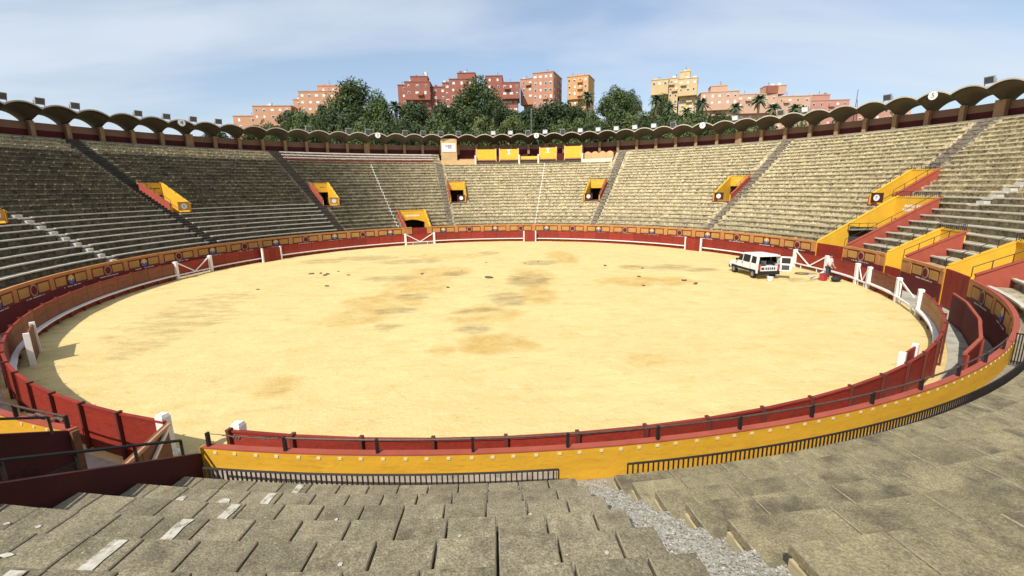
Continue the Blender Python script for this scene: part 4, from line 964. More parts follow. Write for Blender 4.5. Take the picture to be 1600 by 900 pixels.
def building(name, label, mat, blocks, yaw, Y, seed, depth=13, lowz=30.0):
    """blocks: (x0, z_top, x1, z_bottom, offset of the front towards the camera, wx rows/cols) measured at depth Y"""
    xs = [b[0] for b in blocks] + [b[2] for b in blocks]; cx = sum(xs) / len(xs)
    o = thing(name, label, 'building', 'apartment blocks on the hill', (cx, Y, hill_z(cx, Y)))
    rr = random.Random(seed); ca, sa = math.cos(rad(yaw)), math.sin(rad(yaw))
    def Wp(x, y, z): dx_ = x - cx; return (cx + dx_ * 1.0 * ca - y * sa, Y + dx_ * sa + y * ca, z)
    for bi, (x0, zt, x1, zb, fy, win) in enumerate(blocks):
        zb = 18.0 if zb <= 36 else zb
        m = MB(); d = depth if win else depth * .5; fy0 = fy
        P = [(x0, fy0), (x1, fy0), (x1, fy0 + d), (x0, fy0 + d)]
        m.hexa([Wp(x, y, zb) for x, y in P] + [Wp(x, y, zt) for x, y in P]); wl_ = m.build('wall', mat, o)
        m = MB(); e = .18
        P = [(x0 - e, fy0 - e), (x1 + e, fy0 - e), (x1 + e, fy0 + d + e), (x0 - e, fy0 + d + e)]
        m.hexa([Wp(x, y, zt + .01) for x, y in P] + [Wp(x, y, zt + .35) for x, y in P]); m.build('roof_edge', mat, o)
        for q in range(2):                                            # roof clutter: vents and aerials
            xv, yv = x0 + (x1 - x0) * rr.uniform(.15, .85), fy0 + d * rr.uniform(.1, .6); s_ = rr.uniform(.35, .8); m = MB()
            P = [(xv - s_, yv - s_), (xv + s_, yv - s_), (xv + s_, yv + s_), (xv - s_, yv + s_)]
            m.hexa([Wp(x, y, zt + .3) for x, y in P] + [Wp(x, y, zt + .5 + s_ * 1.2) for x, y in P]); m.build('roof_vent', rr.choice((mat, 'shutter')), o)
        xv = x0 + (x1 - x0) * rr.uniform(.2, .8); p_ = Vector(Wp(xv, fy0 + 2, zt + .3)); m = MB(); m.tube(p_, p_ + Vector((0, 0, rr.uniform(1.5, 2.8))), .06, 4); m.tube(p_ + Vector((-.5, 0, 1.4)), p_ + Vector((.5, 0, 1.4)), .05, 4); m.build('aerial', 'iron_black', o)
        if not win: continue
        rows = min(7, max(1, int((zt - zb - .8) / 3.0))); cols = win
        for r_ in range(rows):
            zc_ = zt - 1.7 - 3.0 * r_
            if zc_ - .8 < zb: continue
            for c_ in range(cols):
                xc = x0 + (x1 - x0) * (c_ + .5) / cols + rr.uniform(-.25, .25); w, h = rr.choice(((.6, .55), (.45, .55), (.75, .5), (.5, .7))); kind = rr.random()
                m = MB(); P = [(xc - w, fy0 - .07), (xc + w, fy0 - .07), (xc + w, fy0 + .05), (xc - w, fy0 + .05)]
                m.hexa([Wp(x, y, zc_ - h) for x, y in P] + [Wp(x, y, zc_ + h) for x, y in P]); fr = m.build('window', 'shutter', o)
                if kind > .45:
                    k_ = .0 if kind < .75 else -.4; m = MB(); P = [(xc - w * .8, fy0 - .09), (xc + w * .8, fy0 - .09), (xc + w * .8, fy0 - .072), (xc - w * .8, fy0 - .072)]
                    m.hexa([Wp(x, y, zc_ - h * .85) for x, y in P] + [Wp(x, y, zc_ + h * (.75 + k_)) for x, y in P]); m.build('pane', 'pane', fr)
            if rr.random() > .55 and cols > 1:
                xc = x0 + (x1 - x0) * rr.choice((.28, .62)); m = MB(); P = [(xc - 1.3, fy0 - 1.1), (xc + 1.3, fy0 - 1.1), (xc + 1.3, fy0 - .1), (xc - 1.3, fy0 - .1)]
                m.hexa([Wp(x, y, zc_ - 1.35) for x, y in P] + [Wp(x, y, zc_ - .35) for x, y in P]); m.build('balcony', mat, o)
        n2 = max(1, int(d / 4.2))                                     # windows on the right-hand side wall
        for r_ in range(rows):
            zc_ = zt - 1.7 - 3.0 * r_
            for c_ in range(n2):
                yc = fy0 + d * (c_ + .5) / n2; m = MB(); P = [(x1 - .05, yc - .6), (x1 + .07, yc - .6), (x1 + .07, yc + .6), (x1 - .05, yc + .6)]
                if rr.random() > .3 and zc_ - .7 > zb: m.hexa([Wp(x, y, zc_ - .6) for x, y in P] + [Wp(x, y, zc_ + .6) for x, y in P]); m.build('window', 'shutter' if rr.random() > .4 else 'pane', o)
    return o
building('apartment_block', 'low orange apartment block stepping down at the left end of the hill', 'b_orange', [(-121, 41.9, -109, 30, 3, 2), (-110, 45.8, -92.3, 36.8, 0, 5), (-109, 37, -95, 30, 3, 3)], 0, 200, 1)
building('apartment_block', 'orange apartment block with stepped roofs beside the big left tree', 'b_orange', [(-93, 49.4, -87.5, 36, 3, 1), (-89, 52.4, -72, 41.5, 0, 5), (-81.3, 55.7, -71, 50, 4, 2), (-87, 41.6, -74, 30, 4, 3)], 0, 202, 2)
building('apartment_block', 'brick red apartment block with a white rooftop stack', 'b_red', [(-42.5, 55.0, -37.0, 42.7, 2, 1), (-38.8, 55.8, -27.0, 48.0, -1, 3), (-36.0, 58.3, -28.1, 55.7, 0, 0), (-38.0, 48.2, -27, 34, 1.5, 3), (-26.9, 54.2, -19.6, 34, 2.5, 2)], 0, 200, 3)
m = MB(); m.tube((-29.0, 203, 58.3), (-29.0, 203, 60.9), .8, 10); m.build('roof_stack', 'shutter', [x for x in bpy.data.objects if x.get('label', '').startswith('brick red apartment block with a white')][0])
building('apartment_block', 'brick red apartment block left of the tall dark tree', 'b_red', [(-21.6, 56.0, -17.0, 34, 2, 1), (-18, 57.1, -5.9, 46.0, 0, 3), (-14.2, 59.9, -5.9, 57.3, 1, 0), (-16, 46.3, -7, 34, 2, 2)], -4, 200, 4)
building('apartment_block', 'brick red apartment block right of the tall dark tree', 'b_red', [(-1.0, 58.7, 6.9, 34, 2, 2), (7.0, 55.0, 15.1, 48, -1, 3), (7.2, 48.2, 14.3, 36, 1, 3)], -4, 199, 5)
building('apartment_block', 'coral apartment slab with regular pale windows at centre', 'b_coral', [(14.9, 58.3, 21.6, 46.6, 2, 2), (21.8, 60.0, 32.0, 34, 0, 4), (16, 46.8, 21.6, 34, 4, 1)], -22, 203, 6, 17)
building('apartment_block', 'ochre orange apartment slab just right of the coral one', 'b_ochre', [(38.2, 58.8, 48.8, 48.5, 0, 4), (38.2, 57.6, 43.5, 34, 1, 2), (43.6, 48.8, 48.0, 34, 3, 1)], -25, 203, 7, 13)
building('apartment_block', 'pale yellow apartment block with overhanging upper floors right of centre', 'b_yellow', [(79.2, 57.0, 87.2, 50.3, 0, 3), (80.5, 50.5, 87, 30, 3, 1), (87.3, 57.5, 91.7, 30, 2, 2), (91.8, 56.0, 100.4, 48.5, -2, 3), (92.5, 48.8, 99.8, 30, 1, 2), (92.2, 60.0, 96.8, 56.5, 2, 0)], -24, 200, 8, 14)
building('apartment_block', 'pale pink apartment block behind the palms', 'b_pink', [(104, 50.7, 121.5, 42.5, 0, 5), (106, 42.8, 120, 28, 2, 3), (108.5, 53.6, 116, 51.2, 1, 0)], -15, 200, 9)
building('apartment_block', 'pink apartment block with a dark red rooftop box', 'b_pink', [(122.3, 49.7, 141.5, 41, 0, 5), (124, 41.3, 140, 26, 2, 4), (136.2, 53.7, 146, 49.9, 2, 0), (141.6, 48.4, 157.5, 28, 1, 4)], -8, 200, 10)
building('apartment_block', 'rose pink apartment block right of the dark rooftop box', 'b_rose', [(157.6, 47.1, 180, 30, 1, 6), (161, 49.9, 171, 47.3, 2, 0)], -8, 203, 11)
building('apartment_block', 'small rose house seen through the arcade at right', 'b_rose', [(175.8, 41.5, 190.5, 26, 0, 4)], -8, 190, 12)
building('apartment_block', 'small pale pink house seen under the right vaults', 'b_pink', [(191.2, 43.2, 204.6, 26, 0, 4)], -8, 194, 13)
m = MB(); m.box(136.0, 141.2, 199.4, 201.2, 50.0, 53.4); m.build('rooftop_box', 'b_red', [x for x in bpy.data.objects if x.get('label', '') == 'pink apartment block with a dark red rooftop box'][0])
# trees ------------------------------------------------------------------
def crown_mesh(seed, mat, nclump, nleaf, leaf_s, shape):
    rr = random.Random(seed); vs, fs, ts = [], [], []
    cl = []
    for _ in range(nclump):
        while True:
            x, y, z = rr.uniform(-1, 1), rr.uniform(-1, 1), rr.uniform(-1, 1); d = x * x + y * y + z * z
            if .25 < d < 1: break
        q = .36 * (1 - .35 * z)
        wid = .40 * (1.0 - .45 * max(0, z)) if shape == 'tall' else .44
        cl.append((x * wid, y * wid, .5 + z * .46, rr.uniform(.11, .20), rr.random()))
    for cx, cy, cz, cr_, tn in cl:
        for _ in range(nleaf):
            d = Vector((rr.gauss(0, 1), rr.gauss(0, 1), rr.gauss(0, 1))).normalized(); p = Vector((cx, cy, cz)) + d * cr_ * rr.uniform(.55, 1.05) ** .6
            nrm = (d + Vector((rr.gauss(0, .5), rr.gauss(0, .5), rr.gauss(0, .5)))).normalized(); a = nrm.orthogonal().normalized(); b_ = nrm.cross(a)
            w = rr.uniform(0, 6.28); a, b_ = a * math.cos(w) + b_ * math.sin(w), b_ * math.cos(w) - a * math.sin(w)
            s = leaf_s * rr.uniform(.6, 1.3); i = len(vs)
            vs += [tuple(p - a * s), tuple(p - b_ * s * .55), tuple(p + a * s), tuple(p + b_ * s * .55)]
            fs.append((i, i + 1, i + 2, i + 3)); ts.append(min(1, max(0, .55 * tn + .45 * rr.random())))
    me_ = bpy.data.meshes.new('crown'); me_.from_pydata(vs, [], fs); me_.materials.append(MAT[mat])
    at = me_.attributes.new('tint', 'FLOAT', 'FACE'); at.data.foreach_set('value', ts); return me_
def trunk_mesh(seed):
    rr = random.Random(seed); m = MB(); m.tube((0, 0, -.5), (0, 0, .35), .035, 7, .024)
    for q in range(5):
        w = rr.uniform(0, 6.28); m.tube((0, 0, rr.uniform(.15, .4)), (.22 * math.cos(w), .22 * math.sin(w), rr.uniform(.5, .75)), .014, 5, .006)
    return m.mesh('trunk', 'bark')
CR = {k: [crown_mesh(s * 7 + ord(k), 'leaf_' + k, n_, nl, ls, sh_) for s in (1, 2, 3)] for k, n_, nl, ls, sh_ in (('b', 64, 130, .024, 'tall'), ('d', 46, 120, .030, 'round'), ('g', 46, 115, .030, 'round'), ('y', 42, 110, .031, 'round'))}
TR = [trunk_mesh(s) for s in (1, 2)]
TREES = [(-43.3, 125, 40.5, 18.4, 'b'), (-34.1, 122, 36.1, 10.4, 'b'), (-47.1, 112, 30.6, 11.2, 'd'), (-51.5, 105, 28.1, 10.0, 'g'), (-54.4, 100, 25.8, 7.6, 'g'), (-37.7, 100, 26.9, 12.0, 'd'), (-22.1, 118, 32.3, 12.4, 'd'), (-13.7, 112, 31.1, 11.6, 'd'), (-8.1, 120, 33.1, 12.4, 'g'), (-3.0, 140, 44.3, 17.6, 'b'), (2.1, 128, 34.4, 10.4, 'd'), (-1.0, 95, 24.9, 11.2, 'y'), (15.1, 118, 31.5, 12.0, 'd'), (21.6, 122, 33.6, 13.6, 'd'), (26.5, 118, 31.8, 10.2, 'd'), (29.1, 105, 28.2, 9.2, 'g'), (50.4, 158, 44.7, 14.2, 'b'), (56.2, 156, 43.0, 8.6, 'b'), (38.6, 110, 29.3, 12.8, 'g'), (43.8, 105, 27.4, 8.4, 'y'), (-26.7, 92, 24.4, 9.8, 'd'), (-19.9, 90, 23.8, 9.6, 'd'), (-11.8, 90, 23.7, 9.6, 'g'), (11.0, 90, 23.5, 9.8, 'd'), (19.5, 92, 24.0, 10.2, 'g'), (28.8, 92, 24.0, 10.2, 'd'), (66.1, 150, 40.0, 9.0, 'b'), (50.4, 100, 26.2, 11.0, 'g'), (59.4, 104, 27.1, 11.4, 'g'), (67.0, 106, 27.0, 10.0, 'd'), (41.5, 92, 23.9, 8.6, 'd'), (51.0, 90, 23.2, 8.4, 'g'), (62.6, 86, 22.2, 7.6, 'g'), (69.7, 84, 21.6, 8.2, 'd'), (76.9, 80, 21.0, 8.0, 'y'), (84.8, 80, 21.8, 7.0, 'g'), (-55.7, 92, 23.7, 6.4, 'g'), (-67.4, 90, 23.0, 6.2, 'd'), (-33.0, 98, 26.0, 10.2, 'g'), (6.6, 100, 25.9, 7.0, 'y')]
TREES += [(-28, 150, 38.0, 12, 'd'), (-16, 152, 37.5, 12, 'd'), (-9, 160, 38.5, 12, 'g'), (6, 158, 37.5, 12, 'd'), (16, 150, 36.0, 12, 'd'), (25, 150, 37.0, 12, 'd'), (31, 158, 38.5, 10, 'g'), (40, 160, 37.0, 11, 'd'), (-62, 160, 39.0, 14, 'd'), (-72, 150, 36.0, 13, 'd'), (-52, 145, 37.0, 13, 'd'), (74, 160, 36.5, 11, 'd'), (84, 158, 36.0, 11, 'g'), (94, 150, 33.0, 11, 'd'), (103, 150, 31.5, 10, 'g'), (-80, 140, 29.0, 12, 'g'), (112, 140, 27.5, 10, 'd'), (122, 135, 25.5, 10, 'g'), (-90, 130, 26.0, 10, 'd'), (132, 130, 24.0, 9, 'd'), (56, 125, 29.0, 11, 'd'), (46, 130, 29.0, 10, 'g'), (66, 128, 28.5, 11, 'd'), (80, 120, 24.5, 10, 'd'), (90, 110, 22.0, 10, 'g'), (100, 105, 21.0, 9, 'd')]
TREES = sorted(TREES)
KIND = {'b': 'tall green', 'd': 'dense dark', 'g': 'mid green', 'y': 'yellow green'}
def tree_label(x, y, w, kd):
    place = [s for lim, s in PLACES if x < lim][0]
    return '%s %s tree %s, %s' % ('big' if w > 14 else 'small' if w < 8 else 'broad', KIND[kd], place, 'near arcade' if y < 96 else 'high up hill' if y > 125 else 'halfway up hill')
PLACES = [(-80, 'left of the orange blocks'), (-40, 'before the orange blocks'), (-18, 'below the first brick red block'), (-2, 'below the middle brick red block'), (16, 'below the right brick red block'), (32, 'below the coral slab'), (60, 'left of the pale yellow block'), (72, 'below the pale yellow block'), (999, 'below the pink blocks')]
seen, tot = {}, {}
for x, y, zt, w, kd in TREES: q = tree_label(x, y, w, kd); tot[q] = tot.get(q, 0) + 1
for i, (x, y, zt, w, kd) in enumerate(TREES):
    zb = hill_z(x, y); h = min(max(zt - zb, w * .9), w * 1.45); lab = tree_label(x, y, w, kd)
    seen[lab] = seen.get(lab, 0) + 1
    if tot[lab] > 1: lab += ', %s from left' % ordinal(seen[lab] - 1)
    o = thing('broadleaf_tree', lab, 'tree', 'trees on the hill behind the arcade', (x, y, zt - h), random.uniform(0, 6.28))
    c_ = link('crown', CR[kd][i % 3], o, local=True); c_.scale = (w * 1.08, w * 1.08, h)
    t_ = link('trunk', TR[i % 2], o, local=True); t_.scale = (w * .8, w * .8, h)
def palm_meshes(seed):
    rr = random.Random(seed); vs, fs = [], []
    for q in range(46):
        w = rr.uniform(0, 6.28); el = rr.uniform(-.7, 1.25); L = rr.uniform(1.5, 2.1); d = Vector((math.cos(w), math.sin(w), 0)); sd = Vector((-math.sin(w), math.cos(w), 0)); P = []
        for s in range(6):
            u = s / 5; P.append((d * (math.cos(el) * L * u), math.sin(el) * L * u - .75 * u * u * L * .55))
        for s in range(5):
            (p0, z0_), (p1, z1_) = P[s], P[s + 1]; w0, w1 = .26 * math.sin(PI * (.12 + .86 * s / 5)), .26 * math.sin(PI * (.12 + .86 * (s + 1) / 5)); i = len(vs)
            for sg in (-1, 1):
                i = len(vs); vs += [tuple(p0 + Vector((0, 0, z0_))), tuple(p1 + Vector((0, 0, z1_))), tuple(p1 + sd * sg * w1 + Vector((0, 0, z1_ - .12))), tuple(p0 + sd * sg * w0 + Vector((0, 0, z0_ - .12)))]; fs.append((i, i + 1, i + 2, i + 3))
    me_ = bpy.data.meshes.new('fronds'); me_.from_pydata(vs, [], fs); me_.materials.append(MAT['leaf_palm'])
    me_.attributes.new('tint', 'FLOAT', 'FACE').data.foreach_set('value', [rr.random() for _ in fs])
    m = MB(); m.tube((0, 0, -12), (0, 0, -.9), .28, 8, .24); m.ball((0, 0, -.7), .55, .55, .9, 8, 5, .15); return me_, m.mesh('trunk', 'bark')
PM = [palm_meshes(s) for s in (1, 2)]
PALMS = [(55.4, 125, 34.5, 1.5), (57.4, 118, 30.9, 1.3), (59.5, 110, 28.5, 1.2), (73.0, 130, 34.1, 1.6), (79.7, 120, 31.1, 1.3), (90.1, 125, 34.3, 1.6), (89.2, 115, 30.0, 1.4), (94.3, 112, 29.3, 1.4), (101.0, 118, 29.9, 1.3), (35.6, 140, 38.2, 1.8), (39.0, 110, 27.9, 1.2), (-28.5, 118, 31.9, 1.5)]
PALMS = sorted(PALMS)
PNAME = ['fan palm left of the first brick red block', 'tall fan palm in front of the ochre slab', 'short fan palm on the slope right of the ochre slab', 'tall fan palm at the left end of the pale yellow block', 'shorter fan palm below the left end of the pale yellow block', 'low fan palm in front of the pale yellow block', 'tall fan palm at the right corner of the pale yellow block', 'fan palm before the pale pink block with a clear trunk', 'short fan palm right of the tallest one by the pink block', 'tallest fan palm in front of the pink block', 'fan palm below the dark red rooftop box', 'rightmost fan palm before the rose block']
for i, (x, y, z, s) in enumerate(PALMS):
    o = thing('fan_palm', PNAME[i], 'palm', 'fan palms on the hill', (x, y, z - 10), i * 1.3); fr, tk = PM[i % 2]
    c_ = link('fronds', fr, o, (0, 0, 10), local=True); c_.scale = (s, s, s); t_ = link('trunk', tk, o, (0, 0, 10), local=True); t_.scale = (s, s, 1)
for (x, y, z0_, z1_, lab) in ((-2.5, 70, 8, 19.4, 'thin pale pole rising behind the arcade left of the yellow boxes'), (9.2, 70, 8, 23.2, 'taller thin pale pole rising behind the arcade at centre')):
    m = MB(); m.tube((x, y, z0_ - 9), (x, y, z1_), .06, 8, .04); m.tube((x, y, z1_ - .3), (x + .5, y, z1_ - .1), .04, 5); tag(m.build('lamp_pole', 'lamp_grey'), lab, 'pole')
an = thing('antenna_mast', 'thin dark two legged aerial above the right vaults', 'antenna', None, (81.1, 70, 15))
for a, b_ in (((80.6, 70, 15), (81.0, 70, 26.6)), ((82.2, 70, 15), (81.1, 70, 24.5)), ((80.7, 70, 20), (81.6, 70, 20))):
    m = MB(); m.tube(a, b_, .09, 6, .05); m.build('strut', 'iron_black', an)
# ------------------------------------------------------------------ van
vx, vy = 19.62, -.95
van = thing('parked_van', 'white high roofed van with rear doors open on the sand', 'van', None, (vx, vy, 0), rad(3)); van.scale = (.94, .88, .95)
# local: +y towards the front, x across; prof lists (y, z)
W = .86
def prof(pts, x0, x1, name, mat, par, inset=0.0):
    m = MB(); k = len(pts); i = m.pts([(x0, y, z) for y, z in pts] + [(x1, y, z) for y, z in pts])
    m.f.append(tuple(i + q for q in reversed(range(k)))); m.f.append(tuple(i + k + q for q in range(k)))
    for q in range(k): m.f.append((i + q, i + (q + 1) % k, i + k + (q + 1) % k, i + k + q))
    return m.build(name, mat, par, local=True)
sides = [(-2.02, .42), (-1.85, .36), (1.95, .36), (2.1, .5), (2.12, .78), (1.98, .98), (1.25, 1.12), (-2.05, 1.08)]
# hull built as a shell so that the open rear shows the inside
m = MB()
hull = [(-2.03, .40), (2.02, .40), (2.12, .60), (2.08, .86), (1.92, .96), (1.02, 1.10), (.52, 1.66), (.22, 1.78), (-1.85, 1.84), (-1.98, 1.74), (-2.05, 1.10)]
def wx(z): return W if z < 1.1 else W - (z - 1.1) * .16
n_ = len(hull); i0 = m.pts([(-wx(z), y, z) for y, z in hull] + [(wx(z), y, z) for y, z in hull])
for q in range(n_):
    q2 = (q + 1) % n_
    if q in (9, 10): continue
    m.f.append((i0 + q, i0 + n_ + q, i0 + n_ + q2, i0 + q2))
lo_, up_ = [0, 1, 2, 3, 4, 5, 10], [5, 6, 7, 8, 9, 10]
for ring_ in (lo_, up_):
    m.f.append(tuple(i0 + q for q in ring_)); m.f.append(tuple(i0 + n_ + q for q in reversed(ring_)))
body = m.build('body', 'van_white', van, local=True)
mod = body.modifiers.new('Bevel', 'BEVEL'); mod.width = .05; mod.segments = 2; mod.limit_method = 'ANGLE'; mod.angle_limit = rad(28)
for sx in (-1, 1):
    for pts in ([(.90, 1.14), (.50, 1.60), (.22, 1.64), (.22, 1.14)], [(.10, 1.14), (.10, 1.68), (-.82, 1.68), (-.82, 1.14)], [(-1.05, 1.16), (-1.05, 1.66), (-1.62, 1.64), (-1.68, 1.16)]):
        m = MB(); P = [(sx * (wx(z) + .022), y, z) for y, z in pts]; P2 = [(sx * (wx(z) - .02), y, z) for y, z in pts]; k = len(pts); i = m.pts(P + P2)
        m.f.append(tuple(i + q for q in range(k))); m.f.append(tuple(i + k + q for q in reversed(range(k))))
        for q in range(k): m.f.append((i + q, i + (q + 1) % k, i + k + (q + 1) % k, i + k + q))
        m.build('window', 'van_glass', van, local=True)
    m = MB(); m.box(min(sx * (W - .02), sx * (W + .03)), max(sx * (W - .02), sx * (W + .03)), -.94, .94, .46, .64); m.build('side_moulding', 'rubber', van, local=True)
    m = MB(); m.box(sx * (W + .005) - .012, sx * (W + .005) + .012, .08, .30, .98, 1.02); m.build('door_handle', 'rubber', van, local=True)
    m = MB(); m.ball((sx * (W + .12), .82, 1.18), .10, .06, .10, 8, 5); m.build('mirror', 'rubber', van, local=True)
    for yw in (1.35, -1.34):
        m = MB(); m.tube((sx * (W - .20), yw, .31), (sx * (W + .01), yw, .31), .31, 18); wh = m.build('wheel', 'rubber', van, local=True)
        m = MB(); m.tube((sx * (W + .0), yw, .31), (sx * (W + .025), yw, .31), .19, 14); m.build('hub', 'steel', wh, local=True)
        m = MB(); m.box(min(sx * (W + .018), sx * (W - .1)), max(sx * (W + .018), sx * (W - .1)), yw - .39, yw + .39, .40, .66); m.build('wheel_arch', 'rubber', van, local=True)
    m = MB(); m.box(min(sx * .84, sx * .70), max(sx * .84, sx * .70), -2.095, -2.03, .72, 1.10); m.build('tail_light', 'van_red', van, local=True)
m = MB(); i = m.pts([(-.74, .98, 1.15), (.74, .98, 1.15), (.66, .54, 1.64), (-.66, .54, 1.64)]); m.v = [(x, y + .025, z + .02) for x, y, z in m.v]; m.f.append((i, i + 1, i + 2, i + 3)); m.build('windscreen', 'van_glass', van, local=True)
for sx in (-1, 1):
    for yy in (.16, -.93):
        m = MB(); m.box(min(sx * (W - .01), sx * (W + .006)), max(sx * (W - .01), sx * (W + .006)), yy - .012, yy + .012, .66, 1.09); m.build('door_seam', 'rubber', van, local=True)
m = MB(); m.box(-W, W, -2.12, -2.0, .34, .60); m.build('rear_bumper', 'rubber', van, local=True)
m = MB(); m.box(-W, W, 2.0, 2.18, .34, .58); m.build('front_bumper', 'rubber', van, local=True)
m = MB(); m.box(-.70, .70, -2.0, -1.98, .60, .98); lw = m.build('tailboard', 'plate', van, local=True)
x = -.58; rr = random.Random(4)
for w in (.22, .05, .1, .1, .08, .12, .12): 
    m = MB(); m.box(x, x + w, -2.012, -2.001, .70, .88); m.build('lettering', 'ink', lw, local=True); x += w + .055
m = MB(); m.box(-.8, .8, -1.9, 1.0, .46, .50); m.build('load_floor', 'van_inside', van, local=True)
m = MB(); m.box(-.74, .74, .05, .18, .50, 1.35); m.build('seat_back', 'van_inside', van, local=True)
for (cx, cy, cz, sx, sy, sz, mt) in ((-.4, -1.5, .95, .28, .3, .42, 'van_inside'), (.25, -1.55, .85, .25, .25, .32, 'lamp_pale'), (.45, -1.2, 1.1, .2, .3, .5, 'black_bag'), (-.05, -1.2, 1.2, .22, .2, .2, 'lamp_grey')):
    m = MB(); m.box(cx - sx, cx + sx, cy - sy, cy + sy, .51, cz + sz * .4); m.build('load', mt, van, local=True)
m = MB(); m.box(-.82, .82, -2.06, -1.96, 1.70, 1.80); m.build('roof_rail', 'van_white', van, local=True)
def rdoor(hx, ang):
    a = rad(ang); d = Vector((math.cos(a), math.sin(a), 0)); nrm = Vector((-d.y, d.x, 0)); h = Vector((hx, -2.06, 0)); z = Vector((0, 0, 1)); L = .80
    m = MB(); P = [h, h + d * L, h + d * L + nrm * .05, h + nrm * .05]; m.hexa([p + z * .62 for p in P] + [p + z * 1.70 for p in P]); dr = m.build('rear_door', 'van_white', van, local=True)
    m = MB(); P = [h + d * .1 - nrm * .006, h + d * (L - .1) - nrm * .006, h + d * (L - .1) + nrm * .056, h + d * .1 + nrm * .056]; m.hexa([p + z * 1.18 for p in P] + [p + z * 1.6 for p in P]); m.build('door_window', 'van_glass', dr, local=True)
    m = MB(); P = [h + d * .14 - nrm * .02, h + d * (L - .14) - nrm * .02, h + d * (L - .14) + nrm * .0, h + d * .14 + nrm * .0]; m.hexa([p + z * .70 for p in P] + [p + z * 1.05 for p in P]); m.build('door_liner', 'van_inside', dr, local=True)
rdoor(.84, -38)
bk = thing('plastic_tub', 'small pale tub on the sand behind the open van', 'tub', None, (19.5, -3.35, 0))
m = MB(); m.tube((0, 0, 0), (0, 0, .26), .17, 12, .21); m.build('tub', 'lamp_pale', bk, local=True); m = MB(); m.tube((0, 0, .262), (0, 0, .285), .225, 12); m.build('rim', 'plate', bk, local=True)
# ------------------------------------------------------------------ person bending over bags
def skin(name, mat, joints, edges, parent, sub=2):
    me_ = bpy.data.meshes.new(name); me_.from_pydata([j[:3] for j in joints], edges, []); me_.materials.append(MAT[mat]); o = link(name, me_, parent, local=True)
    md = o.modifiers.new('Skin', 'SKIN'); md.use_smooth_shade = True
    sv = me_.skin_vertices[0].data
    for q, j in enumerate(joints): sv[q].radius = (j[3], j[4] if len(j) > 4 else j[3]); sv[q].use_root = (q == 0)
    s_ = o.modifiers.new('Subsurf', 'SUBSURF'); s_.levels = sub; s_.render_levels = sub; return o
per = thing('person', 'person in white top and dark trousers standing by the barrier gate', 'person', None, (23.65, -3.35, 0), rad(200))
J = [(0, 0, .92, .14, .12), (0, .0, 1.12, .145, .11), (0, .02, 1.34, .17, .11), (0, .03, 1.48, .10, .08), (0, .05, 1.56, .055), (0, .07, 1.64, .085, .095), (0, .075, 1.74, .085, .095), 
     (.19, .02, 1.42, .065), (.27, .06, 1.16, .05), (.24, .26, .98, .04), (-.19, .02, 1.42, .065), (-.28, .04, 1.16, .05), (-.27, .18, .93, .04),
     (.10, 0, .86, .10), (.12, .03, .48, .07), (.13, -.02, .10, .048), (.14, .12, .04, .045), (-.10, 0, .86, .10), (-.12, .02, .48, .07), (-.13, -.05, .10, .048), (-.14, .09, .04, .045)]
E_ = [(0, 1), (1, 2), (2, 3), (3, 4), (4, 5), (5, 6), (2, 7), (7, 8), (8, 9), (2, 10), (10, 11), (11, 12), (0, 13), (13, 14), (14, 15), (15, 16), (0, 17), (17, 18), (18, 19), (19, 20)]
skin('body', 'skin', J, E_, per)
skin('shirt', 'shirt', [(0, 0, .84, .165, .14), (0, 0, 1.12, .17, .13), (0, .02, 1.34, .195, .13), (0, .03, 1.49, .10, .085), (.20, .02, 1.43, .085), (.275, .055, 1.19, .07), (-.20, .02, 1.43, .085), (-.285, .035, 1.19, .07)], [(0, 1), (1, 2), (2, 3), (2, 4), (4, 5), (2, 6), (6, 7)], per)
skin('trousers', 'trousers', [(0, 0, .90, .16, .14), (.10, 0, .84, .12), (.12, .03, .48, .09), (.13, -.02, .12, .075), (-.10, 0, .84, .12), (-.12, .02, .48, .09), (-.13, -.05, .12, .075)], [(0, 1), (1, 2), (2, 3), (0, 4), (4, 5), (5, 6)], per)
m = MB(); m.ball((0, .055, 1.73), .105, .115, .11, 12, 8); m.build('hair', 'hair', per, smooth=True, local=True)
for sx, ax, ay, az in ((1, .24, .26, .98), (-1, -.27, .18, .93)):
    J2 = [(ax, ay, az, .03, .018), (ax, ay + .07, az - .05, .035, .018)]; E2 = [(0, 1)]
    for q in range(4): J2 += [(ax + (q - 1.5) * .02, ay + .12, az - .09, .009), (ax + (q - 1.5) * .021, ay + .14 + .008 * (q % 3), az - .13, .008)]; E2 += [(1, 2 + 2 * q), (2 + 2 * q, 3 + 2 * q)]
    J2 += [(ax - sx * .045, ay + .06, az - .05, .010), (ax - sx * .05, ay + .10, az - .08, .009)]; E2 += [(0, 10), (10, 11)]
    skin('hand', 'skin', J2, E2, per, 1)
m = MB(); m.ball((0, .165, 1.675), .018, .025, .025, 6, 4); m.build('nose', 'skin', per, local=True)
for sx in (-1, 1):
    m = MB(); m.ball((sx * .035, .15, 1.70), .014, .01, .009, 6, 4); m.build('eye', 'hair', per, local=True); m = MB(); m.ball((sx * .092, .07, 1.685), .012, .022, .03, 6, 4); m.build('ear', 'skin', per, local=True)
m = MB(); m.ball((0, .158, 1.625), .028, .008, .008, 6, 4); m.build('mouth', 'red_plastic', per, local=True)
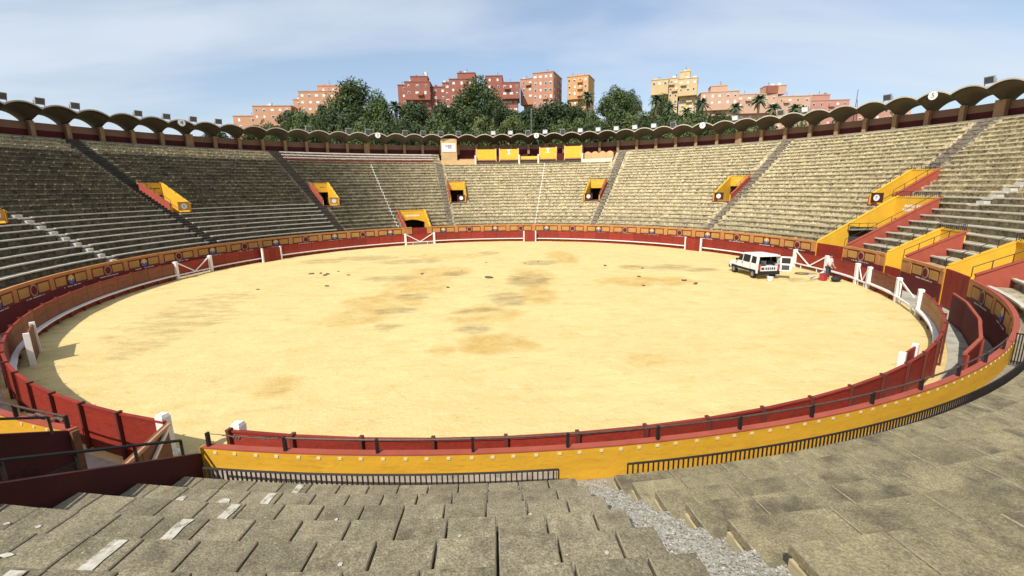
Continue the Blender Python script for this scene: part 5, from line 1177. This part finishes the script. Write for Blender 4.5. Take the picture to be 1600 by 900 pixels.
# bags and tools round the person
def lump(name, label, cat, loc, sx, sy, sz, mat, rz=0, handle=True):
    o = thing(name, label, cat, None, loc, rz); m = MB(); m.ball((0, 0, sz * .48), sx, sy, sz * .52, 10, 7, .07); m.build('bag_body', mat, o, local=True, smooth=True)
    if handle:
        m = MB(); m.path([(-sx * .5, 0, sz * .8), (-sx * .3, 0, sz * 1.15), (sx * .3, 0, sz * 1.15), (sx * .5, 0, sz * .8)], .018, 5); m.build('handle', 'black_bag', o, local=True)
    return o
lump('black_bag', 'black holdall lying on the sand right of the person', 'bag', (23.75, -4.05, 0), .48, .28, .36, 'black_bag', .5)
o = thing('red_crate', 'red plastic crate standing in front of the person', 'crate', None, (23.15, -3.62, 0), .4)
m = MB(); m.box(-.2, .2, -.16, .16, 0, .42); m.build('crate_body', 'red_plastic', o, local=True); m = MB(); m.box(-.22, .22, -.18, .18, .422, .47); m.build('crate_rim', 'red_plastic', o, local=True); m = MB(); m.box(-.18, .18, -.13, .13, .472, .49); m.build('lid', 'trousers', o, local=True)
lump('white_sack', 'white sack slumped by the gate left of the person', 'sack', (24.0, -2.55, 0), .35, .3, .42, 'shirt', .2, False)
o = thing('hose_coil', 'flat coil of dark hose on sand between van and person', 'hose', None, (23.3, -1.15, 0))
m = MB(); m.path([(.5 * (1 - k * .006) * math.cos(k * .45), .42 * (1 - k * .006) * math.sin(k * .45), .03 + .0006 * k) for k in range(48)], .022, 5); m.build('coil', 'rope', o, local=True); m = MB(); m.tube((.45, .1, .03), (.95, -.3, .03), .022, 5); m.build('loose_end', 'rope', o, local=True)
o = thing('paint_tray', 'small pale tray with a dark tool on sand before the person', 'tray', None, (22.9, -3.1, 0), .3)
m = MB(); m.hexa([(-.22, -.15, .0), (.22, -.15, 0), (.22, .15, 0), (-.22, .15, 0), (-.27, -.2, .12), (.27, -.2, .12), (.27, .2, .12), (-.27, .2, .12)]); m.build('tray', 'plate', o, local=True); m = MB(); m.tube((-.45, -.05, .1), (.1, .05, .15), .03, 6); m.build('tool', 'black_bag', o, local=True)
o = thing('dustpan', 'small grey dustpan lying near the coiled hose', 'dustpan', None, (23.95, -1.2, 0), .8)
m = MB(); m.hexa([(-.18, -.14, 0), (.18, -.14, 0), (.14, .14, 0), (-.14, .14, 0), (-.18, -.14, .02), (.18, -.14, .02), (.14, .14, .09), (-.14, .14, .09)]); m.build('pan', 'lamp_grey', o, local=True); m = MB(); m.tube((0, .13, .06), (0, .36, .10), .02, 6); m.build('grip', 'lamp_grey', o, local=True)
# dark clods scattered over the sand
CL = [(-14.8, 3.7, .17), (-14.1, 3.9, .14), (-13.4, 2.9, .16), (-13.4, 3.5, .15), (-12.9, 4.6, .1), (-11.5, 2.7, .12), (-5.6, 2.5, .13), (-.3, .2, .22), (-3.1, -3.0, .11), (-11.8, -1.5, .12), (9.7, 4.5, .16), (12.4, 2.8, .1), (11.0, -.7, .12), (10.3, -3.9, .12), (13.7, -2.5, .17), (14.0, -3.7, .16), (3.0, 6.8, .1), (4.3, 7.4, .09), (-16.3, -2.1, .1), (-2.5, 3.6, .08), (-.5, 7.7, .09)]
cme = []
for s in range(3):
    random.seed(20 + s); m = MB()
    for _ in range(4): m.ball((random.uniform(-.8, .8), random.uniform(-.6, .6), .25), random.uniform(.4, .8), random.uniform(.4, .7), random.uniform(.3, .55), 7, 5, .25)
    cme.append(m.mesh('clod', 'clod'))
WH = ['left edge of the group at far left', 'second of the group at far left', 'lowest of the group at far left', 'middle of the group at far left', 'farthest of the group at far left', 'right end of the group at far left']
for i, (x, y, s) in enumerate(CL):
    o = link('sand_clod', cme[i % 3], None, (x, y, -.01), i * 1.7); o.scale = (s, s, s * .8)
    nm = WH[i] if i < 6 else ['left of the mound in the middle', 'largest mound of soil in the very middle', 'just before the middle mound on its left', 'alone at left nearer the camera', 'right of the middle towards the far barrier', 'alone left of the van', 'left of the pair before the van', 'nearest the camera left of the van', 'upper of the pair before the van', 'lower of the pair before the van', 'left of a close pair beyond the middle mound', 'right of a close pair beyond the middle mound', 'leftmost of all in the left half', 'just beyond the middle mound on its left', 'farthest one beyond the middle mound'][i - 6]
    tag(o, 'dark soil clod on the sand, ' + nm, 'clod', 'dark clods scattered on the sand')
for o in [o for o in bpy.data.objects if o.get('label', '').startswith('dark soil clod on the sand, largest')]: o.scale = (.34, .3, .2)
